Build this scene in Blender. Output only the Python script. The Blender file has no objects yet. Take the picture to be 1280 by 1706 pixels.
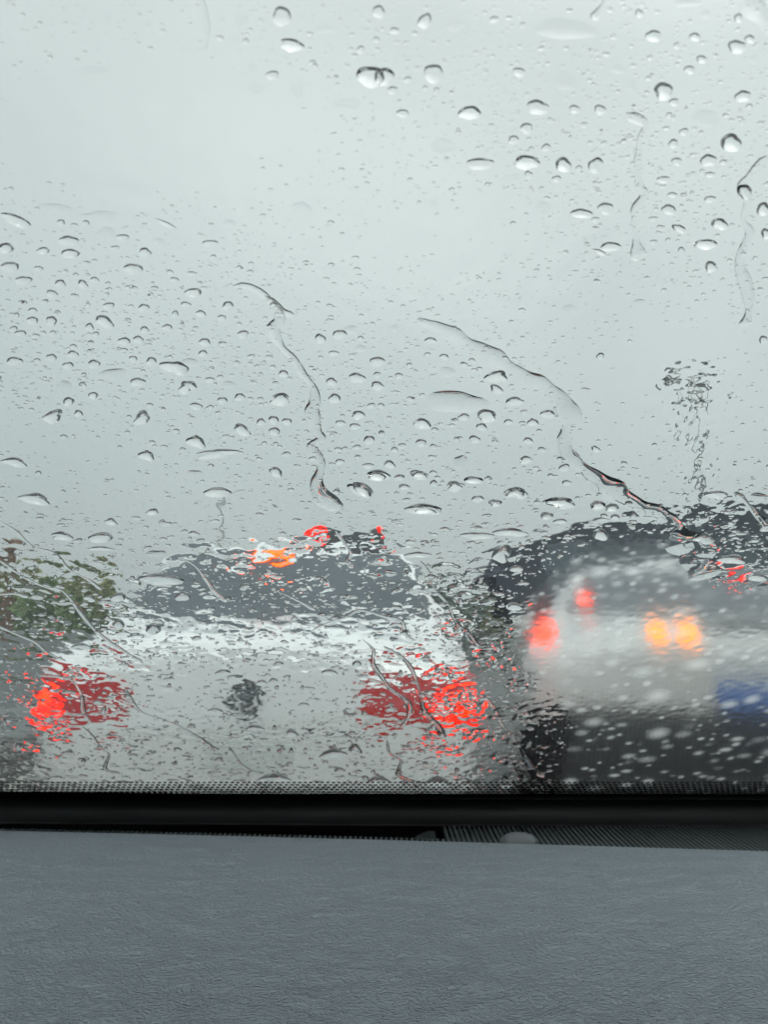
import bpy, bmesh, math, random
import numpy as np
from mathutils import Vector, Matrix
from mathutils.bvhtree import BVHTree
R = math.radians
rnd = random.Random(7)
rng = np.random.default_rng(11)
sc = bpy.context.scene

# ------------------------------------------------------------------ camera
EYE = 1.10
PITCH = R(6.83)
F = 1437.0
cd = bpy.data.cameras.new('camera')
cam = bpy.data.objects.new('camera', cd)
sc.collection.objects.link(cam)
cam.location = (0, 0, EYE)
cam.rotation_euler = (R(90) + PITCH, 0, 0)
cd.sensor_fit = 'VERTICAL'
cd.sensor_height = 36
cd.sensor_width = 27
cd.lens = 36 * F / 1706
cd.clip_start = 0.02
cd.clip_end = 3000
cd.dof.use_dof = True
cd.dof.focus_distance = 0.52
cd.dof.aperture_fstop = 13.0
sc.camera = cam

# ------------------------------------------------------------------ world, sun, exposure
SUN_EL, SUN_AZ = R(40), R(165)
w = bpy.data.worlds.new('World')
sc.world = w
w.use_nodes = True
nt = w.node_tree
nt.nodes.clear()
sky = nt.nodes.new('ShaderNodeTexSky')
sky.sky_type = 'NISHITA'
sky.sun_disc = False
sky.sun_elevation = SUN_EL
sky.sun_rotation = SUN_AZ
sky.dust_density = 6
tc = nt.nodes.new('ShaderNodeTexCoord')
nz = nt.nodes.new('ShaderNodeTexNoise')
nz.inputs['Scale'].default_value = 1.7
nz.inputs['Detail'].default_value = 2
sep = nt.nodes.new('ShaderNodeSeparateXYZ')
nt.links.new(tc.outputs['Generated'], nz.inputs['Vector'])
nt.links.new(tc.outputs['Generated'], sep.inputs[0])
ramp = nt.nodes.new('ShaderNodeValToRGB')
ramp.color_ramp.elements[0].position = 0.0
ramp.color_ramp.elements[0].color = (4.7, 5.4, 5.5, 1)
ramp.color_ramp.elements[1].position = 0.6
ramp.color_ramp.elements[1].color = (6.3, 6.85, 6.85, 1)
ez = ramp.color_ramp.elements.new(1.0)
ez.color = (13.8, 14.2, 14.2, 1)
mz = nt.nodes.new('ShaderNodeMath')
mz.operation = 'MULTIPLY_ADD'
mz.inputs[1].default_value = .16       # the cloud deck is thinner towards the right
nt.links.new(sep.outputs[0], mz.inputs[0])
nt.links.new(sep.outputs[2], mz.inputs[2])
nt.links.new(mz.outputs[0], ramp.inputs[0])
cl = nt.nodes.new('ShaderNodeMixRGB')
cl.blend_type = 'MULTIPLY'
cl.inputs[0].default_value = 1.0
r2 = nt.nodes.new('ShaderNodeValToRGB')
r2.color_ramp.elements[0].position = 0.3
r2.color_ramp.elements[0].color = (.82, .825, .83, 1)
r2.color_ramp.elements[1].position = 0.7
r2.color_ramp.elements[1].color = (1.14, 1.13, 1.12, 1)
nt.links.new(nz.outputs[0], r2.inputs[0])
nt.links.new(ramp.outputs[0], cl.inputs[1])
nt.links.new(r2.outputs[0], cl.inputs[2])
mx = nt.nodes.new('ShaderNodeMixRGB')
mx.inputs[0].default_value = 0.95       # closed cloud deck over the sky
nt.links.new(sky.outputs[0], mx.inputs[1])
nt.links.new(cl.outputs[0], mx.inputs[2])
bg = nt.nodes.new('ShaderNodeBackground')
bg.inputs['Strength'].default_value = 0.12
nt.links.new(mx.outputs[0], bg.inputs[0])
wo = nt.nodes.new('ShaderNodeOutputWorld')
nt.links.new(bg.outputs[0], wo.inputs[0])
sd = bpy.data.lights.new('sun', 'SUN')
sd.energy = 1.5
sd.angle = R(25)
sd.color = (1, .97, .92)
so = bpy.data.objects.new('sun', sd)
sc.collection.objects.link(so)
sdir = Vector((math.sin(SUN_AZ) * math.cos(SUN_EL), math.cos(SUN_AZ) * math.cos(SUN_EL), math.sin(SUN_EL)))
so.rotation_euler = sdir.to_track_quat('Z', 'Y').to_euler()
sc.view_settings.view_transform = 'Standard'
sc.view_settings.look = 'None'
sc.view_settings.exposure = 0.0
sc.view_settings.gamma = 1
sc.cycles.max_bounces = 14
sc.cycles.transmission_bounces = 12
sc.cycles.transparent_max_bounces = 8
sc.cycles.sample_clamp_indirect = 8

# ------------------------------------------------------------------ helpers
COL = sc.collection
cp, sp = math.cos(PITCH), math.sin(PITCH)
def ray(px, py):
    cx = (px - 640) / F
    cy = (853 - py) / F
    return np.array([cx, cp - sp * cy, sp + cp * cy])
def at(px, py, Y):
    d = ray(px, py)
    t = Y / d[1]
    return (d[0] * t, Y, EYE + d[2] * t)
RAKE = R(29)
GP = np.array([0.0, 1.0, EYE - 0.2022])
GD = np.array([0, -math.cos(RAKE), math.sin(RAKE)])
GN = np.array([0, math.sin(RAKE), math.cos(RAKE)])
def glass(px, py, off=0.0):
    """point on the windscreen plane (vectorised)"""
    px = np.asarray(px, float); py = np.asarray(py, float)
    cx = (px - 640) / F; cy = (853 - py) / F
    d = np.stack([cx, cp - sp * cy, sp + cp * cy], -1)
    o = np.array([0, 0, EYE])
    t = ((GP + GN * off - o) @ GN) / (d @ GN)
    return o + d * t[..., None]
def uv_of(P):
    q = P - GP
    return q[..., 0], q @ GD

def link(o, parent=None):
    COL.objects.link(o)
    if parent is not None:
        o.parent = parent
    return o
def tag(o, label=None, cat=None, group=None, kind=None):
    if label: o['label'] = label
    if cat: o['category'] = cat
    if group: o['group'] = group
    if kind: o['kind'] = kind
    return o
def mesh_obj(name, verts, faces, mat, parent=None, smooth=False, loc=None):
    me = bpy.data.meshes.new(name)
    me.from_pydata([tuple(v) for v in verts], [], [tuple(f) for f in faces])
    if smooth:
        me.polygons.foreach_set('use_smooth', [True] * len(me.polygons))
    me.update()
    if mat: me.materials.append(mat)
    o = bpy.data.objects.new(name, me)
    if loc is not None: o.location = loc
    return link(o, parent)
def bm_obj(name, bm, mat, parent=None, smooth=False, loc=None):
    bmesh.ops.recalc_face_normals(bm, faces=bm.faces)
    me = bpy.data.meshes.new(name)
    bm.to_mesh(me); bm.free()
    if smooth:
        me.polygons.foreach_set('use_smooth', [True] * len(me.polygons))
    if mat: me.materials.append(mat)
    o = bpy.data.objects.new(name, me)
    if loc is not None: o.location = loc
    return link(o, parent)
def empty(name, loc=(0, 0, 0), rz=0):
    o = bpy.data.objects.new(name, None)
    o.location = loc; o.rotation_euler = (0, 0, rz)
    o.empty_display_size = .1
    return link(o)
def add_box(bm, c, s, rot=None, bev=0):
    r = bmesh.ops.create_cube(bm, size=1)
    vs = r['verts']
    m = Matrix.Translation(c) @ (rot.to_4x4() if rot else Matrix()) @ Matrix.Diagonal((s[0], s[1], s[2], 1))
    bmesh.ops.transform(bm, matrix=m, verts=vs)
    if bev:
        es = {e for v in vs for e in v.link_edges}
        bmesh.ops.bevel(bm, geom=list(es), offset=bev, segments=2, affect='EDGES', profile=.5)
def add_tube(bm, p, q, r1, r2=None, seg=10):
    r2 = r1 if r2 is None else r2
    p, q = Vector(p), Vector(q)
    d = q - p
    m = Matrix.Translation((p + q) / 2) @ d.to_track_quat('Z', 'Y').to_matrix().to_4x4()
    bmesh.ops.create_cone(bm, cap_ends=True, segments=seg, radius1=r1, radius2=r2, depth=d.length, matrix=m)

# ------------------------------------------------------------------ materials
def mat(name, col, rough=.5, metal=0, coat=0, emis=None, estr=0, var=0, vscale=8, bump=0, bscale=40, spec=.5):
    m = bpy.data.materials.new(name)
    m.use_nodes = True
    n = m.node_tree; b = n.nodes['Principled BSDF']
    b.inputs['Base Color'].default_value = (*col, 1)
    b.inputs['Roughness'].default_value = rough
    b.inputs['Metallic'].default_value = metal
    b.inputs['Coat Weight'].default_value = coat
    b.inputs['Coat Roughness'].default_value = .05
    b.inputs['Specular IOR Level'].default_value = spec
    if emis:
        b.inputs['Emission Color'].default_value = (*emis, 1)
        b.inputs['Emission Strength'].default_value = estr
    if var or bump:
        t = n.nodes.new('ShaderNodeTexCoord')
    if var:
        q = n.nodes.new('ShaderNodeTexNoise')
        q.inputs['Scale'].default_value = vscale
        q.inputs['Detail'].default_value = 5
        n.links.new(t.outputs['Object'], q.inputs['Vector'])
        rr = n.nodes.new('ShaderNodeValToRGB')
        rr.color_ramp.elements[0].position = .3
        rr.color_ramp.elements[1].position = .7
        rr.color_ramp.elements[0].color = (*[c * (1 - var) for c in col], 1)
        rr.color_ramp.elements[1].color = (*[min(1, c * (1 + var)) for c in col], 1)
        n.links.new(q.outputs[0], rr.inputs[0])
        n.links.new(rr.outputs[0], b.inputs['Base Color'])
    if bump:
        q = n.nodes.new('ShaderNodeTexNoise')
        q.inputs['Scale'].default_value = bscale
        q.inputs['Detail'].default_value = 4
        n.links.new(t.outputs['Object'], q.inputs['Vector'])
        bb = n.nodes.new('ShaderNodeBump')
        bb.inputs['Strength'].default_value = bump
        bb.inputs['Distance'].default_value = .01
        n.links.new(q.outputs[0], bb.inputs['Height'])
        n.links.new(bb.outputs[0], b.inputs['Normal'])
    return m
def glass_mat(name, ior, rough=0.0, col=(1, 1, 1), attr=None, scale=1.0):
    m = bpy.data.materials.new(name)
    m.use_nodes = True
    n = m.node_tree
    n.nodes.clear()
    g = n.nodes.new('ShaderNodeBsdfGlass')
    g.inputs['IOR'].default_value = ior
    g.inputs['Roughness'].default_value = rough
    g.inputs['Color'].default_value = (*col, 1)
    if attr:
        a = n.nodes.new('ShaderNodeAttribute')
        a.attribute_name = attr
        mu = n.nodes.new('ShaderNodeMath'); mu.operation = 'MULTIPLY'
        mu.inputs[1].default_value = scale
        n.links.new(a.outputs['Fac'], mu.inputs[0])
        n.links.new(mu.outputs[0], g.inputs['Roughness'])
    o = n.nodes.new('ShaderNodeOutputMaterial')
    n.links.new(g.outputs[0], o.inputs[0])
    return m
M = {}
M['water'] = glass_mat('rain_water', 1.33)
M['fogwater'] = glass_mat('hazy_rain_water', 1.33, .42)
M['film'] = glass_mat('water_film', 1.33, attr='fog', scale=.093)
n_ = M['film'].node_tree
mi = n_.nodes.new('ShaderNodeAttribute'); mi.attribute_name = 'blur_spots'
tr_ = n_.nodes.new('ShaderNodeBsdfTranslucent'); tr_.inputs[0].default_value = (.9, .92, .92, 1)
mxs = n_.nodes.new('ShaderNodeMixShader')
n_.links.new(mi.outputs['Fac'], mxs.inputs[0])
n_.links.new([q for q in n_.nodes if q.type == 'BSDF_GLASS'][0].outputs[0], mxs.inputs[1])
n_.links.new(tr_.outputs[0], mxs.inputs[2])
n_.links.new(mxs.outputs[0], [q for q in n_.nodes if q.type == 'OUTPUT_MATERIAL'][0].inputs[0])
M['pane'] = glass_mat('laminated_glass', 1.16, col=(.965, .985, .975))
M['frit'] = mat('black_ceramic', (.006, .006, .006), .5)
M['black'] = mat('black_trim_plastic', (.028, .032, .034), .5)
M['void'] = mat('black_duct', (.003, .003, .003), .9)
M['grille'] = mat('grille_plastic', (.075, .09, .095), .5)
M['sensor'] = mat('sensor_cover', (.15, .17, .18), .4)
M['hood'] = mat('bonnet_paint', (.05, .06, .065), .3, coat=.6)
M['liner'] = mat('headliner_cloth', (.06, .06, .06), .95)
M['white_paint'] = mat('white_car_paint', (.74, .79, .80), .32, coat=.5, var=.04, vscale=2)
M['silver_paint'] = mat('silver_car_paint', (.56, .59, .59), .35, coat=.5, var=.05, vscale=2)
M['van_paint'] = mat('dark_van_paint', (.034, .042, .056), .5, spec=.3)
M['carglass'] = mat('dark_car_glass', (.075, .095, .11), .3, spec=.22, var=.25, vscale=1.8)
M['tyre'] = mat('tyre_rubber', (.02, .02, .02), .8)
M['rim'] = mat('alloy_rim', (.45, .46, .47), .35, metal=.9)
M['dark'] = mat('dark_bumper_plastic', (.014, .015, .02), .6, spec=.25)
M['chrome'] = mat('chrome_trim', (.7, .72, .73), .15, metal=1)
M['lit'] = mat('lit_brake_lens', (.4, .01, .005), .5, spec=.15, emis=(1, .010, .0), estr=2.3)
M['lito'] = mat('lit_orange_red_lens', (.4, .02, .005), .5, spec=.15, emis=(1, .05, .0), estr=2.6)
M['lit2'] = mat('lit_high_brake_lens', (.4, .01, .005), .5, spec=.15, emis=(1, .095, .0), estr=4.5)
M['litbig'] = mat('lit_brake_lens_core', (.4, .01, .005), .5, spec=.15, emis=(1, .032, .0), estr=4)
M['amber'] = mat('lit_amber_lens', (.5, .1, .01), .2, spec=.15, emis=(1, .25, .004), estr=3)
M['red'] = mat('red_lens', (.20, .006, .008), .2, coat=.5, emis=(1, .01, .005), estr=.22)
M['plate'] = mat('blue_plate', (.07, .17, .48), .4)
M['platechar'] = mat('plate_characters', (.8, .8, .8), .4)
M['asphalt'] = mat('wet_asphalt', (.05, .052, .055), .22, var=.25, vscale=.8, bump=.25, bscale=6)
M['mark'] = mat('road_paint', (.6, .6, .58), .4, var=.15, vscale=5)
M['grassy'] = mat('verge_ground', (.05, .07, .03), .9, var=.4, vscale=.7, bump=.4, bscale=2)
M['concrete'] = mat('wet_concrete', (.26, .28, .28), .6, var=.15, vscale=1.2)
M['pole'] = mat('galvanised_pole', (.10, .12, .12), .55, metal=.3)
M['bark'] = mat('tree_bark', (.07, .055, .04), .9, bump=.5, bscale=12)
M['leaf1'] = mat('leaf_olive', (.25, .27, .13), .6, var=.45, vscale=1.2)
M['leaf2'] = mat('leaf_green', (.14, .21, .09), .6, var=.45, vscale=1.2)
M['leaf3'] = mat('leaf_blue_green', (.13, .19, .15), .6, var=.4, vscale=1.2)
M['trunkbox'] = mat('truck_box_panel', (.05, .06, .07), .5, var=.1)

def leather():
    m = bpy.data.materials.new('grained_dash_vinyl')
    m.use_nodes = True
    n = m.node_tree; b = n.nodes['Principled BSDF']
    b.inputs['Base Color'].default_value = (.37, .415, .465, 1)
    b.inputs['Roughness'].default_value = .46
    dn = n.nodes.new('ShaderNodeTexNoise'); dn.inputs['Scale'].default_value = 5; dn.inputs['Detail'].default_value = 6
    dt = n.nodes.new('ShaderNodeTexCoord'); n.links.new(dt.outputs['Object'], dn.inputs['Vector'])
    dr = n.nodes.new('ShaderNodeValToRGB')
    dr.color_ramp.elements[0].position = .3; dr.color_ramp.elements[0].color = (.27, .335, .40, 1)
    dr.color_ramp.elements[1].position = .72; dr.color_ramp.elements[1].color = (.31, .375, .44, 1)
    n.links.new(dn.outputs[0], dr.inputs[0]); n.links.new(dr.outputs[0], b.inputs['Base Color'])
    rr_ = n.nodes.new('ShaderNodeMapRange'); rr_.inputs[3].default_value = .30; rr_.inputs[4].default_value = .46
    n.links.new(dn.outputs[0], rr_.inputs[0]); n.links.new(rr_.outputs[0], b.inputs['Roughness'])
    b.inputs['Specular IOR Level'].default_value = 1.0
    t = n.nodes.new('ShaderNodeTexCoord')
    mp = n.nodes.new('ShaderNodeMapping')
    mp.inputs['Scale'].default_value = (.5, 1.0, 1.0)
    n.links.new(t.outputs['Object'], mp.inputs[0])
    d = n.nodes.new('ShaderNodeTexNoise'); d.inputs['Scale'].default_value = 60; d.inputs['Detail'].default_value = 2
    n.links.new(mp.outputs[0], d.inputs['Vector'])
    ad = n.nodes.new('ShaderNodeVectorMath'); ad.operation = 'MULTIPLY_ADD'
    ad.inputs[1].default_value = (.012, .012, .012)
    n.links.new(d.outputs['Color'], ad.inputs[0]); n.links.new(mp.outputs[0], ad.inputs[2])
    v2 = n.nodes.new('ShaderNodeTexNoise'); v2.inputs['Scale'].default_value = 620; v2.inputs['Detail'].default_value = 2.5; v2.inputs['Distortion'].default_value = .5
    n.links.new(ad.outputs[0], v2.inputs['Vector'])
    v3 = n.nodes.new('ShaderNodeTexVoronoi'); v3.feature = 'SMOOTH_F1'; v3.inputs['Scale'].default_value = 560
    n.links.new(ad.outputs[0], v3.inputs['Vector'])
    s2 = n.nodes.new('ShaderNodeMath'); s2.operation = 'MULTIPLY_ADD'; s2.inputs[1].default_value = .35
    n.links.new(v3.outputs['Distance'], s2.inputs[0]); n.links.new(v2.outputs[0], s2.inputs[2])
    bb = n.nodes.new('ShaderNodeBump'); bb.inputs['Strength'].default_value = 1.0; bb.inputs['Distance'].default_value = .0032
    n.links.new(s2.outputs[0], bb.inputs['Height'])
    n.links.new(bb.outputs[0], b.inputs['Normal'])
    return m
M['leather'] = leather()

# ------------------------------------------------------------------ ground and road
def sheet(name, x0, x1, y0, y1, z, m, label=None):
    o = mesh_obj(name, [(x0, y0, z), (x1, y0, z), (x1, y1, z), (x0, y1, z)], [(0, 1, 2, 3)], m)
    tag(o, kind='structure')
    return o
sheet('ground', -900, 900, -300, 1500, 0, M['grassy'])
sheet('road', -5.2, 9.5, -40, 700, .004, M['asphalt'])
def dashes(name, x, y0, y1, w=.15, dash=4, gap=6):
    vs, fs = [], []
    y = y0
    while y < y1:
        k = len(vs)
        vs += [(x - w / 2, y, .008), (x + w / 2, y, .008), (x + w / 2, min(y + dash, y1), .008), (x - w / 2, min(y + dash, y1), .008)]
        fs.append((k, k + 1, k + 2, k + 3)); y += dash + gap
    return tag(mesh_obj(name, vs, fs, M['mark']), kind='structure')
dashes('lane_marking', .50, -4, 200)
dashes('lane_marking', -2.35, -10, 400, .15, 30, .01)
dashes('lane_marking', 4.2, -4, 200)

# barrier
bm = bmesh.new()
prof = [(-.30, 0), (-.28, .1), (-.13, .32), (-.09, .92), (.09, .92), (.13, .32), (.28, .1), (.30, 0)]
ya, yb = -6, 160
va = [bm.verts.new((x - 3.3, ya, z)) for x, z in prof]
vb = [bm.verts.new((x - 3.3, yb, z)) for x, z in prof]
for i in range(len(prof)):
    j = (i + 1) % len(prof)
    bm.faces.new((va[i], va[j], vb[j], vb[i]))
bm.faces.new(va[::-1]); bm.faces.new(vb)
tag(bm_obj('concrete_barrier', bm, M['concrete']), 'long wet grey concrete barrier running beside the road left of the white sedan', 'barrier')

# ------------------------------------------------------------------ vegetation
def foliage(name, c, rx, ry, rz, n, size, m, parent, seed):
    g = np.random.default_rng(seed)
    k = 16
    cl = g.normal(size=(k, 3)); cl /= np.linalg.norm(cl, axis=1)[:, None]
    cl *= g.uniform(.35, .85, (k, 1))
    cr = g.uniform(.28, .5, k)
    idx = g.integers(0, k, n)
    d = g.normal(size=(n, 3)); d /= np.linalg.norm(d, axis=1)[:, None]
    p = cl[idx] + d * (cr[idx] * g.uniform(.5, 1.05, n) ** .5)[:, None]
    p = p * np.array([rx, ry, rz]) + np.array(c)
    p[:, 2] = np.maximum(p[:, 2], .05)
    a = g.normal(size=(n, 3)); a /= np.linalg.norm(a, axis=1)[:, None]
    b = np.cross(a, g.normal(size=(n, 3))); b /= np.linalg.norm(b, axis=1)[:, None]
    s = size * g.uniform(.5, 1.4, (n, 1))
    V = np.stack([p - a * s, p + b * s * .5, p + a * s, p - b * s * .5], 1).reshape(-1, 3)
    Fc = np.arange(n * 4).reshape(-1, 4)
    return mesh_obj(name, V.tolist(), Fc.tolist(), m, parent)
def tree(name, px, ytop, Y, rx, m, label, cat, seed, group=None, bush=False):
    x, _, ztop = at(px, ytop, Y)
    root = empty(name, (x, Y, 0))
    tag(root, label, cat, group)
    if bush:
        foliage('crown', (0, 0, ztop * .5), rx, rx * .7, ztop * .56, 2600, .13, m, root, seed)
        bm = bmesh.new(); add_tube(bm, (0, 0, 0), (0, 0, ztop * .5), .09, .04)
        for k in range(4):
            an = k * 1.7; add_tube(bm, (0, 0, .2), (math.cos(an) * rx * .5, math.sin(an) * .3, ztop * .7), .05, .015, 6)
        bm_obj('stem', bm, M['bark'], root)
    else:
        foliage('crown', (0, 0, ztop * .66), rx, rx, ztop * .38, 4200, .16, m, root, seed)
        bm = bmesh.new(); add_tube(bm, (0, 0, 0), (.05, 0, ztop * .55), .16, .09)
        for k in range(6):
            an = k * 1.05; z0 = ztop * (.35 + .03 * k)
            add_tube(bm, (0, 0, z0), (math.cos(an) * rx * .6, math.sin(an) * rx * .6, z0 + ztop * .28), .06, .015, 6)
        bm_obj('trunk', bm, M['bark'], root)
    return root
VG = 'trees and shrubs beyond the barrier'
tree('shrub', -70, 950, 21, 1.1, M['leaf1'], 'olive shrub seen at the left edge beside the brown post', 'shrub', 1, VG, True)
tree('shrub', 25, 962, 22, .95, M['leaf1'], 'bushy olive shrub just behind the brown post', 'shrub', 2, VG, True)
tree('shrub', 85, 972, 20, .9, M['leaf2'], 'darker green shrub between the brown post and the white sedan', 'shrub', 3, VG, True)
tree('shrub', 135, 970, 24, .9, M['leaf1'], 'olive green shrub touching the white sedan outline beside its rear window', 'shrub', 4, VG, True)
tree('shrub', 190, 975, 27, 1.0, M['leaf2'], 'small green shrub mostly hidden behind the white sedan corner', 'shrub', 5, VG, True)
tree('shrub', 735, 975, 33, 1.5, M['leaf3'], 'blue-green shrub behind the right rear pillar of the white sedan', 'shrub', 6, VG, True)
tree('shrub', 790, 968, 36, 1.6, M['leaf3'], 'blue-green shrub in the gap between white sedan and dark van', 'shrub', 7, VG, True)
tree('shrub', 845, 972, 34, 1.4, M['leaf1'], 'olive shrub partly hidden by the nose of the dark van', 'shrub', 8, VG, True)
# brown post on the left
x, _, z = at(16, 912, 15)
r = empty('marker_post', (x, 15, 0)); tag(r, 'short brown post with a rounded cap before the shrubs', 'post')
bm = bmesh.new(); add_box(bm, (0, 0, z / 2), (.16, .16, z), bev=.02); bm_obj('post', bm, mat('brown_paint', (.12, .07, .045), .7), r)
bm = bmesh.new(); bmesh.ops.create_uvsphere(bm, u_segments=16, v_segments=10, radius=.17, matrix=Matrix.Translation((0, 0, z))); bm_obj('post_cap', bm, mat('brown_cap', (.14, .08, .05), .6), r, True)

# ------------------------------------------------------------------ street lamps
def lamp(px, ytop, Y, label, ring):
    x, _, z = at(px, ytop, Y)
    r = empty('street_lamp', (x, Y, 0)); tag(r, label, 'street lamp', 'street lamps along the road')
    bm = bmesh.new(); add_tube(bm, (0, 0, 0), (0, 0, z - .1), .12, .06, 14); bm_obj('pole', bm, M['pole'], r, False)
    bm = bmesh.new(); add_tube(bm, (0, 0, 0), (0, 0, .5), .2, .17, 14); bm_obj('base', bm, M['pole'], r)
    if ring:
        bm = bmesh.new()
        for k in range(24):
            a0, a1 = k * math.pi / 12, (k + 1) * math.pi / 12
            add_tube(bm, (.72 * math.cos(a0), .72 * math.sin(a0), z - .1), (.72 * math.cos(a1), .72 * math.sin(a1), z - .1), .06, .06, 6)
        for k in range(4):
            a0 = k * math.pi / 2 + .5
            add_tube(bm, (0, 0, z - .35), (.72 * math.cos(a0), .72 * math.sin(a0), z - .1), .035, .035, 6)
        bm_obj('ring_bracket', bm, M['pole'], r)
        for k in range(6):
            a0 = k * math.pi / 3
            bm = bmesh.new(); add_box(bm, (.72 * math.cos(a0), .72 * math.sin(a0), z - .22), (.34, .26, .16), Matrix.Rotation(a0, 3, 'Z'), .03)
            bm_obj('floodlight', bm, M['pole'], r)
    else:
        bm = bmesh.new(); add_tube(bm, (0, 0, z - .15), (1.1, 0, z + .1), .05, .04, 8); bm_obj('arm', bm, M['pole'], r)
        bm = bmesh.new(); add_box(bm, (1.35, 0, z + .1), (.6, .28, .12), bev=.03); bm_obj('lamp_head', bm, M['pole'], r)
lamp(1157, 632, 29, 'tall grey lamp mast with a ring of floodlights rising behind the dark van', True)
lamp(369, 818, 62, 'distant thin street lamp rising above the white sedan roof', False)

# ------------------------------------------------------------------ cars
def ring_of(w_, zb, belt, ws, wr, zr, cr=.02):
    h = belt - zb
    half = [(0, zb), (.55 * w_, zb), (.93 * w_, zb + .02), (w_, zb + .22 * h), (w_ * 1.0, zb + .62 * h), (.975 * w_, belt - .05), (ws, belt),
            (ws + (wr - ws) * .5, belt + (zr - .05 - belt) * .52), (wr, zr - .055), (wr - .13, zr - .005), (wr * .4, zr + cr * .8), (0, zr + cr)]
    return half + [(-x, z) for x, z in half[-2:0:-1]]
def body_mesh(name, secs, m, parent):
    rings = [ring_of(*s[1:]) for s in secs]
    n = len(rings[0])
    vs, fs = [], []
    for s, rg in zip(secs, rings):
        vs += [(x, s[0], z) for x, z in rg]
    for i in range(len(secs) - 1):
        for j in range(n):
            k = (j + 1) % n
            fs.append((i * n + j, i * n + k, (i + 1) * n + k, (i + 1) * n + j))
    for i, rev in ((0, True), (len(secs) - 1, False)):
        c = len(vs); s = secs[i]
        zc = (s[2] + s[3]) / 2
        vs.append((0, s[0], zc))
        for j in range(n):
            k = (j + 1) % n
            f = (i * n + j, i * n + k, c)
            fs.append(f[::-1] if not rev else f)
    me = bpy.data.meshes.new('tmp'); me.from_pydata(vs, [], fs)
    o = bpy.data.objects.new('tmp', me); COL.objects.link(o)
    md = o.modifiers.new('s', 'SUBSURF'); md.levels = 3; md.render_levels = 3
    dg = bpy.context.evaluated_depsgraph_get()
    me2 = bpy.data.meshes.new_from_object(o.evaluated_get(dg))
    bpy.data.objects.remove(o)
    bm = bmesh.new(); bm.from_mesh(me2)
    bmesh.ops.recalc_face_normals(bm, faces=bm.faces)
    bvh = BVHTree.FromBMesh(bm)
    b = bm_obj(name, bm, m, parent, True)
    return b, bvh
def patch(name, bvh, quad, m, parent, axis='y', off=.005, sq=6.0, n=14, k=14, depth=.015, side=1, sup=None):
    """patch laid on the body: quad corners TL,TR,BR,BL as (a,z), a = x for rear view or y for side view"""
    V, NR = [], []
    for i in range(n + 1):
        for j in range(k + 1):
            s, t = 2 * i / n - 1, 2 * j / k - 1
            mm = max(abs(s), abs(t))
            if mm > 0 and sq:
                nn = (abs(s) ** sq + abs(t) ** sq) ** (1 / sq)
                s, t = s * mm / nn, t * mm / nn
            s, t = (s + 1) / 2, (t + 1) / 2
            a = (quad[0][0] * (1 - s) + quad[1][0] * s) * (1 - t) + (quad[3][0] * (1 - s) + quad[2][0] * s) * t
            z = (quad[0][1] * (1 - s) + quad[1][1] * s) * (1 - t) + (quad[3][1] * (1 - s) + quad[2][1] * s) * t
            if axis == 'y':
                h = bvh.ray_cast(Vector((a, -3, z)), Vector((0, 1, 0)))
            else:
                h = bvh.ray_cast(Vector((3 * side, a, z)), Vector((-side, 0, 0)))
            if h[0] is None:
                V.append(None); NR.append(None)
            else:
                nn = h[1]
                if axis == 'y' and nn.y > 0: nn = -nn
                V.append(h[0]); NR.append(nn)
    good = [v is not None for v in V]
    for _ in range(4):
        N2 = []
        for q_, a_ in enumerate(NR):
            if a_ is None: N2.append(None); continue
            i, j = divmod(q_, k + 1); acc = Vector(a_)
            for ii, jj in ((i - 1, j), (i + 1, j), (i, j - 1), (i, j + 1)):
                if 0 <= ii <= n and 0 <= jj <= k and NR[ii * (k + 1) + jj] is not None: acc += NR[ii * (k + 1) + jj]
            N2.append(acc.normalized())
        NR = N2
    V = [None if v is None else v + nv_ * off for v, nv_ in zip(V, NR)]
    idx, vs = {}, []
    back = Vector((0, depth + off, 0)) if axis == 'y' else Vector((-side * (depth + off), 0, 0))
    for q, v in enumerate(V):
        if v is not None:
            idx[q] = len(vs); vs.append(v)
    nf = len(vs)
    vs += [v + back for v in vs[:nf]]
    fs = []
    edges = {}
    for i in range(n):
        for j in range(k):
            q = [i * (k + 1) + j, (i + 1) * (k + 1) + j, (i + 1) * (k + 1) + j + 1, i * (k + 1) + j + 1]
            if all(good[e] for e in q):
                f = [idx[e] for e in q]
                fs.append(f); fs.append([e + nf for e in f[::-1]])
                for a, b in zip(f, f[1:] + f[:1]):
                    if (b, a) in edges: edges.pop((b, a))
                    else: edges[(a, b)] = 1
    for a, b in edges:
        fs.append([b, a, a + nf, b + nf])
    bm = bmesh.new()
    bv = [bm.verts.new(v) for v in vs]
    for f in fs:
        try: bm.faces.new([bv[e] for e in f])
        except ValueError: pass
    bmesh.ops.delete(bm, geom=[v for v in bm.verts if not v.link_faces], context='VERTS')
    o = bm_obj(name, bm, m, parent, True)
    o.data.set_sharp_from_angle(angle=R(40))
    return o
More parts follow.
